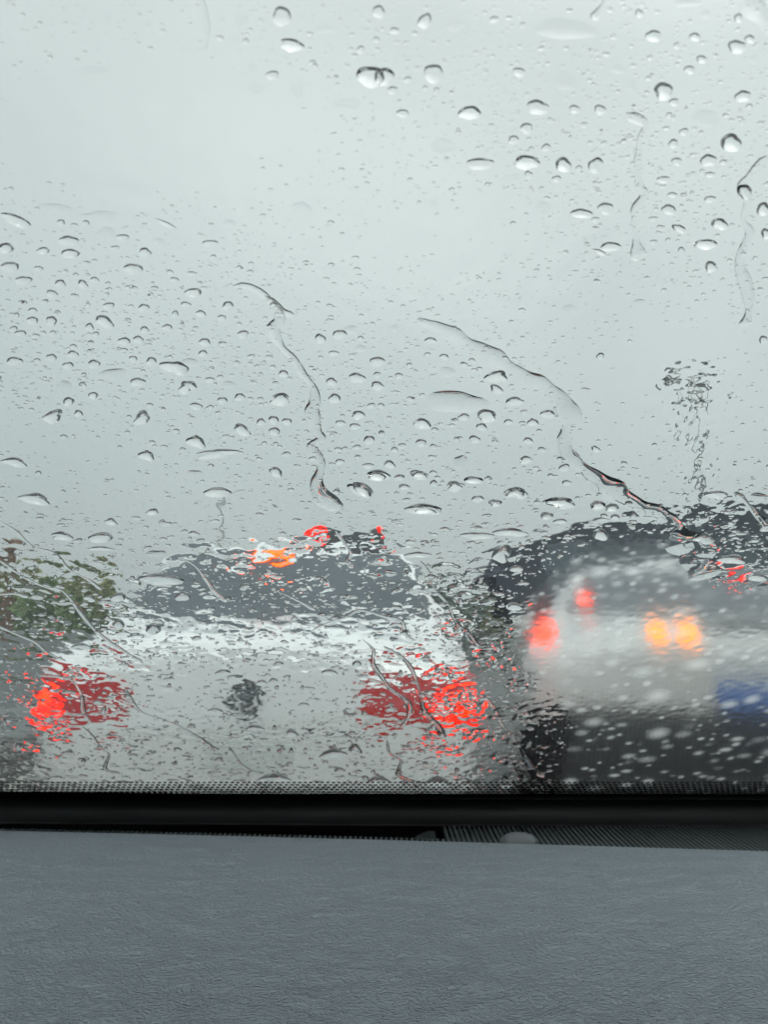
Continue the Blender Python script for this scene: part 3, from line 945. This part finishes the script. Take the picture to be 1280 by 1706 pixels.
# back side: coarse flat quad
bq = glass(np.array([-390., 1670., 1670., -390.]), np.array([-90., -90., 1336., 1336.]), .0002)
nb = 2
verts = np.vstack([allv, bq])
quads = np.vstack([q[:, ::-1], np.array([[nv, nv + 1, nv + 2, nv + 3]])])
me = bpy.data.meshes.new('water_film')
me.vertices.add(len(verts)); me.vertices.foreach_set('co', verts.ravel())
me.loops.add(quads.size); me.loops.foreach_set('vertex_index', quads.ravel().astype(np.int32))
me.polygons.add(len(quads)); me.polygons.foreach_set('loop_start', np.arange(0, quads.size, 4, dtype=np.int32))
me.polygons.foreach_set('loop_total', np.full(len(quads), 4, np.int32))
sm = np.ones(len(quads), bool); sm[-1] = False
me.polygons.foreach_set('use_smooth', sm)
me.update(calc_edges=True); me.validate()
at_ = me.attributes.new('fog', 'FLOAT', 'POINT')
fv = np.concatenate([fog.ravel(), np.zeros(4)]).astype(np.float32)
at_.data.foreach_set('value', fv)
am_ = me.attributes.new('blur_spots', 'FLOAT', 'POINT')
am_.data.foreach_set('value', np.concatenate([np.clip(blur_spots, 0, .6).ravel(), np.zeros(4)]).astype(np.float32))
me.materials.append(M['film'])
film = bpy.data.objects.new('rainwater_film', me); COL.objects.link(film)
nrm = me.polygons[0].normal
if np.dot(np.array(nrm), GN) < 0:
    me.flip_normals()
tag(film, 'thin rippled sheet of rainwater over the windscreen, hazy at lower right', 'water', kind='stuff')

OFFD = .0034
def drop_mesh_data(cx, cy, w_, h_, slope, irr, seg, rings, g, tilt=0.0, sag=0.0):
    """plano-convex drop on the glass; returns verts (relative to centre), faces, centre"""
    an = np.arange(seg) * 2 * math.pi / seg
    ph = g.uniform(0, 6.28, 4)
    rr = 1 + irr * (.5 * np.sin(2 * an + ph[0]) + .35 * np.sin(3 * an + ph[1]) + .22 * np.sin(5 * an + ph[2]))
    ox = w_ / 2 * np.cos(an) * rr; oy = -h_ / 2 * np.sin(an) * rr
    c, s = math.cos(tilt), math.sin(tilt)
    X_ = cx + ox * c - oy * s; Y_ = cy + ox * s + oy * c
    C = glass(cx, cy, OFFD)
    Rm = glass(X_, Y_, OFFD) - C
    a = np.linalg.norm(Rm, axis=1)
    am = min(a.mean(), a.min() * 1.6)
    Hh = am * slope / 2.2
    vs = [GN * Hh]
    for rho in rings:
        hh = Hh * (1 - rho ** 2.2)
        for k in range(seg):
            vs.append(Rm[k] * rho + GN * hh)
    nr = len(rings)
    fs = []
    for k in range(seg):
        fs.append((0, 1 + k, 1 + (k + 1) % seg))
    for r_ in range(nr - 1):
        for k in range(seg):
            k2 = (k + 1) % seg
            fs.append((1 + r_ * seg + k, 1 + (r_ + 1) * seg + k, 1 + (r_ + 1) * seg + k2, 1 + r_ * seg + k2))
    b = len(vs)
    vs += [Rm[k] for k in range(seg)]
    nsm = len(fs)
    fs.append(tuple(range(b + seg - 1, b - 1, -1)))
    return vs, fs, nsm, C
RG = (.3, .5, .65, .77, .86, .93, .97, 1.0)
DROPS = """A:465,45,14 485,75,34,22f 540,80,18 355,55,28,25f 740,65,20f 802,58,45,50f 870,67,24,20 940,50,66,62 972,145,84,42d 835,95,15 785,122,28,22f 820,133,22 908,245,42,34 810,240,25f 1090,85,75,45f 1262,35,45,42 1255,128,22 1202,160,26 1235,250,100,68d 1050,215,20 965,212,18 1095,255,14 1125,275,12 840,212,25,35f 355,770,60,45f 410,785,42,25 230,795,65,35 235,838,58,32d 145,828,42,24d 20,820,52,38d 55,728,110,34l 485,835,40,35 530,800,45,28f 700,803,55,20 555,740,75,16l 765,740,50,26f 1005,690,75,45f 125,688,22,10 205,735,25 288,738,24 385,820,32,18 475,707,16,10 180,685,120,28f 330,712,130,30f 310,228,100,26f 990,285,40,70f 1160,340,90,34f 850,290,60,30f
B:135,65,45,52l 37,35,26f 35,97,32,24 240,75,65,45f 367,60,30,24 605,92,195,74f 850,40,26,30 860,10,20 897,115,50,44 1035,118,40,28 975,147,24 1070,42,36,28f 1010,5,90,25f 1180,55,30 1218,125,36,28 1175,150,56,50 1058,192,38,26 1017,227,36,30 885,187,20 1230,190,28f 165,240,68,62 0,250,66,62d 78,260,30,20 28,295,36,26 175,297,22f 137,288,18 450,235,44,30 405,297,28f 608,265,90,60f 780,225,50,32f 825,280,38,40f 930,298,66,58d 965,335,36,26 1195,315,54,42 1217,348,26,16 285,370,72,48d 225,340,22 362,343,22 62,372,42,28 175,375,22,32f 512,352,76,50 635,358,38,28 720,360,40,34 1072,388,92,54f 950,378,22 475,422,44,36 667,410,28,18 998,433,32,25 432,460,38,28 1155,470,76,58d 540,486,32,26 490,492,20 198,480,90,45f 320,540,86,44 475,535,90,46d 597,543,56,48d 705,545,50,55 650,555,22 963,473,35,30 975,532,34,30 1080,528,54,44 930,592,42,26 1085,575,34,20 1060,567,22 575,590,30,24 482,576,26 440,583,30,20f 960,643,32,20 1025,640,16 1085,657,42,22 535,685,50,40f 165,675,28f 345,610,20f 525,625,22f 738,688,56,40 658,705,76,32 948,692,52,34 1117,740,56,40d 1262,690,46,44d 1272,772,36,36d 897,722,32,16 922,752,32,18 983,755,48,26l 1070,808,80,34d 898,800,28,16 945,793,16 755,815,66,34 990,828,24 718,833,48,16l 1193,400,22 1200,632,50,52
C:35,22,66,34 130,28,34,18 290,10,30,18 445,30,62,42 80,67,56,30 203,78,38,28 278,80,38,26l 317,65,30,20 567,40,26,16 640,45,36,16 583,66,30,20 667,77,22,14 175,112,38,28 250,120,32,18 645,108,54,32d 150,138,26,16 295,148,16 110,167,30,20 57,183,20 363,152,38,26 480,158,38,26 620,148,34,22 760,152,38,32 585,180,24 670,178,34,24 110,200,40,26 173,202,38,34 350,205,70,36l 740,192,30,20 300,222,30,26 483,232,32,24 558,224,34,24 70,243,38,24 122,252,28,18 178,243,22 810,247,36,30 1068,262,38,34 1132,248,48,34 1170,232,44,34f 415,270,40,30 462,264,34,28 497,272,24,18 683,273,40,28 415,300,28,18 677,310,32,22 50,335,54,30 173,323,34,26 245,312,36,26 228,350,36,26 315,345,44,28 445,328,28,22 505,336,36,28 300,307,22f 585,358,88,46r 635,340,60,28f 1112,310,34,20 1202,294,36,26f 1257,338,50,36 790,343,24,18 835,345,20,14 898,324,28,18 910,356,22,14 945,378,36,24 870,382,18 375,378,100,34f 460,405,50,30 625,422,60,42r 700,398,30,20 765,414,50,22f 1105,405,38,28 1190,392,54,36 1257,382,26,22 1258,418,44,30 215,420,55,38f 312,450,36,22d 230,470,40,28d 935,465,72,42d 800,455,34,28 835,462,22,14 868,463,24,16 1115,460,44,32 742,467,32,26 655,486,42,26 178,520,62,46r 263,510,28,24d 475,525,56,42r 870,538,30,24 913,532,34,30 957,537,32,26 1195,516,48,28d 1238,484,28,20 1270,484,24,18 1135,542,32,22 1183,553,34,24 915,570,40,28 808,565,60,36l 1230,598,38,30 1272,576,24,20 1128,630,26,18 1150,627,22,14 1190,622,28,18 655,604,56,44r 490,650,46,38r 955,645,30,18 1133,670,30,20 1228,684,38,20 1260,718,76,36d 650,708,50,22f 920,705,50,30l 720,645,130,30r 50,672,76,30r 1210,762,80,36l 118,795,110,32r 725,775,86,30d 510,838,42,22d 1122,770,26,16
D:1088,22,44,36d 875,60,24,14 620,165,56,34f 850,140,46,22f 155,268,40,24 200,322,34,20 35,228,26f 50,385,30,20 293,335,26,18f 84,350,20 375,388,64,46r 210,372,50,38f 375,430,46,30l 435,470,64,30 545,512,50,30 720,320,26 672,432,36,18f 1262,264,28 240,472,190,80f 265,522,40,24 342,518,68,42d 127,545,60,36d 325,555,38,26 170,565,28,18 413,538,30,20 460,542,22,16 495,540,34,30r 302,596,40,26 123,608,38,26 243,596,26,18 370,605,24,16 480,600,34,22 60,617,28,18 35,630,26,18 165,620,26,18 525,630,30,18 705,628,36,18l 160,655,28,16 472,665,44,26d 18,680,38,28d 120,712,44,24r 298,732,62,26 600,690,38,26 255,672,50,45f 52,722,32,22 68,754,36,22 165,742,24 556,717,24,18 608,740,30,20 235,753,54,32r 440,775,66,42r 312,795,36,26r 370,808,38,28r 590,808,86,40r 135,830,110,36r 712,818,48,32 760,822,44,28 542,850,40,24 770,852,30,16 830,850,24 75,797,28,14 815,808,28,16
E:652,174,52,14 582,200,42,14 265,280,96,32r 430,288,100,40d 475,218,60,26r 668,352,80,30f 430,332,100,18r 690,466,160,44r 508,540,64,34d 780,535,66,40 508,655,54,34d 655,676,66,44d 462,628,34,26 950,860,66,24 1117,902,50,20 918,1022,62,20 1090,1098,80,18 385,545,50,24r 345,748,70,20r 420,385,40,16
F:552,25,90,36d 655,30,40,20 740,20,80,40l 480,88,110,50l 675,72,44,22 375,90,30,20 765,172,140,36r 985,42,80,28 905,64,70,30r 1170,98,84,50r 1080,144,46,26r 1000,290,130,32r 1150,275,150,34r 1110,370,90,70r 735,374,110,26r 615,455,60,26f 465,858,40,26d 370,870,34,16 345,898,70,20d 495,912,40,16 255,965,56,16 175,1168,60,28d 230,1038,56,20 360,1258,110,36r 460,1236,70,40l 755,1245,40,22 390,1330,50,22 560,1382,110,20d 830,1390,120,22d 960,1394,80,20d 1130,1400,70,18d 100,1370,160,18d 845,1170,40,20r
G:295,200,60,32 355,225,60,26 345,140,110,44r 522,152,64,34d 585,165,62,34d 660,145,34,22 550,200,34,22 600,207,40,28 680,225,34,20 535,285,70,50d 150,605,70,32d 160,435,60,28 215,315,32,20 990,300,100,44r 1120,395,110,40r 1230,475,90,30d 1240,115,70,40f 1050,108,110,30r 880,280,60,36f"""
TILES = {'A': (0, 0), 'B': (640, 0), 'C': (0, 430), 'D': (640, 430)}
drops = []
for ln in DROPS.strip().splitlines():
    t, rest = ln.split(':')
    if t in TILES: ox, oy, k = *TILES[t], .5
    elif t == 'E': ox, oy, k = 0, 780, 500 / 1280
    elif t == 'F': ox, oy, k = 420, 780, 480 / 1280
    elif t == 'G': ox, oy, k = 800, 780, 480 / 1280
    elif t == 'H': ox, oy, k = 300, 860, 330 / 1198
    elif t == 'I': ox, oy, k = 0, 860, 330 / 1198
    elif t == 'J': ox, oy, k = 600, 860, 330 / 1198
    elif t == 'K': ox, oy, k = 900, 700, 380 / 1280
    for e in rest.split():
        fl = e[-1] if e[-1].isalpha() else ''
        v = [float(a) for a in e.rstrip('dfrtlm').split(',')]
        if len(v) == 3: v.append(v[2])
        drops.append((ox + v[0] * k, oy + v[1] * k, max(v[2] * k, 5), max(v[3] * k, 4), fl))
# flags: d steep, f shallow, r steep and ragged, l leaning down to the right
ROWS = [(110, 'along the top edge'), (230, 'high in the sky'), (345, 'in the upper sky'), (470, 'above mid-sky'), (580, 'at mid-sky'), (690, 'below mid-sky'), (780, 'low in the sky'), (895, 'just above the cars')]
COLS = [(214, 'far left'), (427, 'left'), (640, 'left of centre'), (853, 'right of centre'), (1066, 'right'), (1400, 'far right')]
def zone(x, y):
    if y >= 895:
        if x < 160: return 'over the left shrubs'
        if y < 1048 and x < 450: return 'over the rear window, left half'
        if y < 1048 and x < 740: return 'over the rear window, right half'
        if x > 820 and y < 960: return 'over the dark van roof'
        if x > 720 and y < 1048: return 'between white sedan and dark van'
        if x < 330: return 'over the white boot, left'
        if x < 560: return 'around the round badge'
        return 'over the right brake light'
    r_ = next(n_ for lim, n_ in ROWS if y < lim)
    c_ = next(n_ for lim, n_ in COLS if x < lim)
    return f'{r_}, {c_}'
drops.sort(key=lambda d: -d[2] * d[3])
small_drops = drops[300:]
drops = drops[:300]
zones = {}
for d in drops: zones.setdefault(zone(d[0], d[1]), []).append(d)
ORD = ['first', 'second', 'third', 'fourth', 'fifth', 'sixth', 'seventh', 'eighth', 'ninth', 'tenth', 'eleventh', 'twelfth', 'thirteenth', 'fourteenth', 'fifteenth', 'sixteenth', 'seventeenth', 'eighteenth', 'nineteenth', 'twentieth', 'twenty-first', 'twenty-second', 'twenty-third', 'twenty-fourth', 'twenty-fifth', 'twenty-sixth', 'twenty-seventh', 'twenty-eighth', 'twenty-ninth', 'thirtieth'] + ['later'] * 50
nd = 0
for zn, ds in zones.items():
    ds.sort(key=lambda d: d[0])
    for i, (x, y, w_, h_, fl) in enumerate(ds):
        g = np.random.default_rng(int(x * 31 + y * 17))
        slope = {'d': 1.5, 'f': .24, 'r': 1.25, 'l': 1.15, '': .95}.get(fl, .8)
        if w_ * h_ < 150 and fl == '': slope = .7
        irr = {'r': .36, 'f': .2}.get(fl, .15)
        tilt = {'l': .45}.get(fl, g.uniform(-.06, .10))
        vs, fs, nsm, C = drop_mesh_data(x, y, w_, h_, slope, irr, 28, RG, g, tilt)
        o = mesh_obj('raindrop', vs, fs, M['water'], None, True, tuple(C))
        o.data.polygons[nsm].use_smooth = False
        if np.dot(np.array(o.data.polygons[0].normal), GN) < 0: o.data.flip_normals()
        shape = 'wide' if w_ > 1.75 * h_ else ('round' if w_ < 1.25 * h_ else 'oval')
        look = {'d': 'dark-topped ', 'f': 'faint flat ', 'r': 'ragged ', 'l': 'slanting '}.get(fl, 'clear ')
        siz = 'big ' if w_ > 34 else ('small ' if w_ < 14 else '')
        pos = 'largest there' if len(ds) == 1 else (ORD[i] + ' from left')
        tag(o, f'{siz}{look}{shape} raindrop {zn}, {pos}', 'raindrop', 'larger raindrops on the windscreen')
        nd += 1
print('drops', nd)

# trickles of water running down the glass
TRICKLES = [
 ('long crooked trickle of water running down left of centre over pale sky', 12.0, .52, [(388, 474), (415, 474), (440, 488), (462, 512), (466, 530), (456, 545), (468, 572), (490, 595), (505, 620), (522, 640), (525, 665), (520, 682), (528, 712), (535, 727), (520, 740), (535, 770), (528, 800), (540, 825), (565, 845)]),
 ('short side branch of the crooked trickle ending in a dark tip', 9.0, .7, [(442, 490), (458, 503), (470, 516), (490, 522)]),
 ('broad trickle slanting across the sky from centre towards the dark van', 22.0, .32, [(695, 530), (750, 550), (790, 575), (840, 602), (875, 622), (912, 640), (935, 665), (950, 700), (940, 730), (950, 760), (985, 785), (1030, 820), (1080, 845), (1112, 860), (1130, 890), (1162, 912), (1160, 930), (1180, 958)]),
 ('thin straight trickle running down high at the right', 9, .56, [(1042, 187), (1075, 204), (1065, 230), (1064, 300), (1073, 322), (1060, 350), (1060, 400), (1065, 430)]),
 ('winding trickle near the right edge with a swelling in its middle', 10, .48, [(1278, 257), (1250, 288), (1236, 305), (1246, 330), (1238, 360), (1249, 385), (1238, 415), (1232, 440), (1242, 470), (1248, 505), (1240, 540)]),
 ('faint short trickle at the top edge left of centre', 7.0, .5, [(330, -12), (338, 8), (343, 30), (346, 55), (338, 82)]),
 ('bright wide trickle cutting the top right corner', 14.0, .5, [(1222, -30), (1250, 5), (1275, 30), (1300, 60)]),
 ('thin trickle rising from the wide puddle-like drop at the top', 6.0, .6, [(1012, -16), (1004, 6), (988, 30)]),
 ('white-edged trickle crossing the upper shrubs on the left', 5.0, .7, [(0, 928), (38, 955), (75, 972), (108, 982), (150, 1034), (168, 1052), (200, 1075), (236, 1097)]),
 ('short wavy trickle across the middle of the shrubs', 4.5, .65, [(-6, 986), (25, 984), (48, 990)]),
 ('wavy trickle below the shrubs above the left brake light', 4.5, .65, [(-6, 1036), (30, 1052), (62, 1066), (80, 1082), (110, 1096)]),
 ('thin trickle with orange glints down the left of the white sedan rear window', 4.5, .7, [(297, 923), (325, 938), (345, 962), (358, 980), (378, 998)]),
 ('crooked trickle over the inner end of the right brake light', 5.5, .7, [(604, 1060), (622, 1078), (622, 1102), (638, 1125), (650, 1142), (680, 1165), (680, 1188), (668, 1208)]),
 ('second crooked trickle crossing the right brake light', 5.5, .7, [(640, 1072), (672, 1092), (690, 1118), (700, 1150), (708, 1180), (730, 1205), (738, 1225)]),
  ('fine trickle slanting across the left brake light glow', 4.5, .5, [(62, 1120), (96, 1122), (120, 1128), (136, 1150), (140, 1178), (152, 1200)]),
 ('thin wandering trickle below the left tail light reaching the black border', 4.5, .45, [(138, 1205), (155, 1222), (168, 1240), (182, 1252), (176, 1275), (200, 1284)]),
 ('faint trickle slanting over the middle of the white boot', 4.5, .6, [(208, 1140), (232, 1178), (268, 1192), (300, 1205), (330, 1222), (352, 1240)]),
 ('short hooked trickle low on the white bumper near the border', 5, .45, [(380, 1238), (398, 1262), (416, 1278), (440, 1284)]),
 ('looping trickle at the lower right corner of the rear window', 5, .5, [(520, 1046), (548, 1032), (575, 1024), (600, 1012), (640, 1022), (668, 1030), (676, 1052), (690, 1062)]),
 ('thin trickle across the dark right half of the rear window', 3.5, .5, [(455, 978), (480, 988), (505, 1000), (526, 1012)]),
 ('pale trickle crossing the right rear pillar of the white sedan', 5, .45, [(700, 930), (715, 950), (722, 975), (745, 1000), (758, 1030), (780, 1052), (796, 1075)]),
 ('broken trickle below the right brake light reaching the border', 4.5, .5, [(645, 1228), (650, 1250), (668, 1262), (664, 1285), (690, 1298)]),
 ('slanting trickle right of the right brake light beside the gap', 4.5, .5, [(800, 1150), (822, 1172), (836, 1200), (862, 1232), (880, 1262), (905, 1290)]),
 ('small trickle dropping from the top of the white sedan roof', 5, .5, [(560, 880), (572, 898), (584, 915), (580, 930), (588, 942)]),
 ('slanting trickle in front of the left shrubs', 4.0, .7, [(0, 862), (30, 882), (55, 905), (92, 918), (118, 945), (150, 962), (170, 978)]),
 ('bold trickle over the dark van roof by the hazy patch', 9.0, .6, [(1225, 815), (1245, 835), (1262, 855), (1285, 878)]),
]
def trickle(label, wpx, slope, pts, seed):
    g = np.random.default_rng(seed)
    # Catmull-Rom
    P_ = [np.array(p, float) for p in pts]
    P_ = [2 * P_[0] - P_[1]] + P_ + [2 * P_[-1] - P_[-2]]
    L = []
    for i in range(1, len(P_) - 2):
        a, b, c, d = P_[i - 1:i + 3]
        m_ = max(3, int(np.linalg.norm(c - b) / 3.0))
        for t in np.arange(m_) / m_:
            L.append(.5 * (2 * b + (c - a) * t + (2 * a - 5 * b + 4 * c - d) * t * t + (3 * b - a - 3 * c + d) * t ** 3))
    L.append(P_[-2]); L = np.array(L); n_ = len(L)
    s = np.concatenate([[0], np.cumsum(np.linalg.norm(np.diff(L, axis=0), axis=1))])
    wv = wpx / 2 * (1 + (.22 * np.sin(s / 13 + g.uniform(0, 6)) + .08 * np.sin(s / 6.3 + g.uniform(0, 6))) + .25 * np.sin(s / 27 + g.uniform(0, 6)))
    wv *= .75 + .75 * (s / s[-1]) ** 4
    wv *= np.clip(np.minimum(s / 10, (s[-1] - s) / 5), .12, 1) ** .5
    T = glass(L[:, 0], L[:, 1], OFFD + .0001)
    tan = np.gradient(T, axis=0); tan /= np.linalg.norm(tan, axis=1)[:, None]
    sd_ = np.cross(tan, GN); sd_ /= np.linalg.norm(sd_, axis=1)[:, None]
    eye = np.array([0, 0, EYE]); dist = np.linalg.norm(T - eye, axis=1)
    wm = wv * dist / F * 1.7
    cs = [-1, -.92, -.8, -.62, -.4, -.15, .15, .4, .62, .8, .92, 1]
    vs = []
    for i in range(n_):
        for c_ in cs:
            vs.append(T[i] + sd_[i] * wm[i] * c_ + GN * wm[i] * slope * 1.35 / 2.1 * (1 - abs(c_) ** 2.1))
    m_ = len(cs); fs = []
    for i in range(n_ - 1):
        for j in range(m_ - 1):
            fs.append((i * m_ + j, i * m_ + j + 1, (i + 1) * m_ + j + 1, (i + 1) * m_ + j))
    ns = len(fs); b = len(vs)
    for i in range(n_):
        vs.append(T[i] - sd_[i] * wm[i]); vs.append(T[i] + sd_[i] * wm[i])
    for i in range(n_ - 1):
        fs.append((b + 2 * i + 2, b + 2 * i + 3, b + 2 * i + 1, b + 2 * i))
    C = T[n_ // 2]
    vs = [v - C for v in vs]
    o = mesh_obj('water_trickle', vs, fs, M['water'], None, True, tuple(C))
    pol = o.data.polygons
    nn = pol[0].normal
    if np.dot(np.array(nn), GN) < 0: o.data.flip_normals()
    for k in range(ns, len(fs)): pol[k].use_smooth = False
    tag(o, label, 'water trickle', 'trickles running down the windscreen')
for i, t in enumerate(TRICKLES): trickle(t[0], t[1], t[2], t[3], 50 + i)

# fine spray of tiny drops: one object
def fine():
    g = np.random.default_rng(5)
    N = 38000
    x = g.uniform(-385, 1665, N); y = g.uniform(-70, 1320, N)
    den = .30 + 0 * x
    den += .55 * blob(x, y, 1000, 260, 330, 190)
    den += .55 * blob(x, y, 200, 560, 330, 150) + .35 * blob(x, y, 620, 700, 300, 120)
    den += .25 * blob(x, y, 560, 60, 130, 60)
    den -= .5 * blob(x, y, 250, 210, 300, 130) + .45 * blob(x, y, 760, 380, 220, 90) + .35 * blob(x, y, 1100, 620, 150, 120) + .3 * blob(x, y, 150, 740, 160, 50)
    lowz = sst(840, 920, y)
    den = den * (1 - lowz) + lowz * .62
    den += lowz * .6 * blob(x, y, 790, 1130, 100, 150)
    den += .8 * blob(x, y, 900, 910, 110, 40) + .9 * blob(x, y, 1220, 900, 80, 50)
    den += .35 * lowz * blob(x, y, 455, 990, 300, 60)
    keep = g.uniform(0, 1, N) < np.clip(den, 0, 1)
    sdp = poly_sd(x, y, FOG)
    keep &= sdp < -3
    # keep clear of the larger drops
    dx = np.array([d[0] for d in drops]); dy = np.array([d[1] for d in drops]); dw = np.array([d[2] for d in drops]); dh = np.array([d[3] for d in drops])
    x, y = x[keep], y[keep]
    bad = np.zeros(len(x), bool)
    for a, b, c_, d_ in zip(dx, dy, dw, dh):
        bad |= ((x - a) / (c_ * .62 + 3)) ** 2 + ((y - b) / (d_ * .62 + 3)) ** 2 < 1
    x, y = x[~bad], y[~bad]
    n_ = len(x)
    w_ = np.exp(g.normal(math.log(4.6), .42, n_)); w_ = np.clip(w_, 1.8, 13)
    h_ = w_ * g.uniform(.5, .8, n_)
    w_ *= 1 + .5 * (y > 850)
    w_ *= np.where((y > 900) & (g.uniform(0, 1, n_) < .6), .5, 1)
    sm_ = np.array([d[:4] for d in small_drops])
    x = np.concatenate([x, sm_[:, 0]]); y = np.concatenate([y, sm_[:, 1]]); w_ = np.concatenate([w_, sm_[:, 2]]); h_ = np.concatenate([h_, sm_[:, 3]])
    n_ = len(x)
    seg = 12; an = np.arange(seg) * 2 * math.pi / seg
    p1 = g.uniform(0, 6.28, (n_, 1)); p2 = g.uniform(0, 6.28, (n_, 1))
    ir = np.where(y > 860, .22, .08)[:, None]
    rr = 1 + ir * (np.sin(2 * an + p1) + .7 * np.sin(3 * an + p2))
    X_ = x[:, None] + w_[:, None] / 2 * np.cos(an) * rr; Y_ = y[:, None] - h_[:, None] / 2 * np.sin(an) * rr
    C = glass(x, y, OFFD - .0002); Rm = glass(X_, Y_, OFFD - .0002) - C[:, None]
    a = np.linalg.norm(Rm, axis=2).mean(1)
    sl = g.uniform(.5, 1.1, n_)
    Hh = a * sl / 2.6
    rings = (.45, .75, .92, 1.0)
    parts = [(C + GN * Hh[:, None])[:, None]]
    for rho in rings:
        parts.append(C[:, None] + Rm * rho + (GN * (Hh * (1 - rho ** 2.6))[:, None])[:, None])
    parts.append(C[:, None] + Rm)
    Vv = np.concatenate(parts, 1)
    per = Vv.shape[1]
    tri, quad = [], []
    for k in range(seg):
        k2 = (k + 1) % seg
        tri.append((0, 1 + k, 1 + k2))
        for r_ in range(3):
            quad.append((1 + r_ * seg + k, 1 + (r_ + 1) * seg + k, 1 + (r_ + 1) * seg + k2, 1 + r_ * seg + k2))
    b = 1 + 4 * seg
    ng = tuple(range(b + seg - 1, b - 1, -1))
    base = (np.arange(n_) * per)
    fl, tot, smo = [], [], []
    T_ = (np.array(tri)[None] + base[:, None, None]).reshape(-1)
    Q_ = (np.array(quad)[None] + base[:, None, None]).reshape(-1)
    G_ = (np.array(ng)[None] + base[:, None]).reshape(-1)
    li = np.concatenate([T_, Q_, G_]).astype(np.int32)
    tot = np.concatenate([np.full(n_ * len(tri), 3), np.full(n_ * len(quad), 4), np.full(n_, seg)]).astype(np.int32)
    st = np.concatenate([[0], np.cumsum(tot)[:-1]]).astype(np.int32)
    sm = np.ones(len(tot), bool); sm[-n_:] = False
    me = bpy.data.meshes.new('fine_droplets')
    me.vertices.add(n_ * per); me.vertices.foreach_set('co', Vv.reshape(-1))
    me.loops.add(len(li)); me.loops.foreach_set('vertex_index', li)
    me.polygons.add(len(tot)); me.polygons.foreach_set('loop_start', st); me.polygons.foreach_set('loop_total', tot)
    me.polygons.foreach_set('use_smooth', sm)
    me.update(calc_edges=True)
    if np.dot(np.array(me.polygons[0].normal), GN) < 0: me.flip_normals()
    if np.dot(np.array(me.polygons[len(me.polygons) - 1].normal), GN) > 0: print('fine base flipped')
    me.materials.append(M['water'])
    o = bpy.data.objects.new('fine_rain_droplets', me); COL.objects.link(o)
    tag(o, 'fine spray of tiny raindrops scattered over the whole windscreen', 'rain droplets', kind='stuff')
    print('fine', n_)
fine()

# ------------------------------------------------------------------ rainy air
HAZE = 0.0028
if HAZE:
    bm = bmesh.new(); add_box(bm, (0, 60, 8), (260, 300, 19))
    hz = bm_obj('haze', bm, None)
    m = bpy.data.materials.new('rain_haze'); m.use_nodes = True
    n = m.node_tree; n.nodes.clear()
    pv = n.nodes.new('ShaderNodeVolumePrincipled'); pv.inputs['Density'].default_value = HAZE
    pv.inputs['Color'].default_value = (.97, .99, .99, 1)
    oo = n.nodes.new('ShaderNodeOutputMaterial'); n.links.new(pv.outputs[0], oo.inputs['Volume'])
    hz.data.materials.append(m)
    tag(hz, 'grey rain haze filling the air over the road', 'haze', kind='stuff')
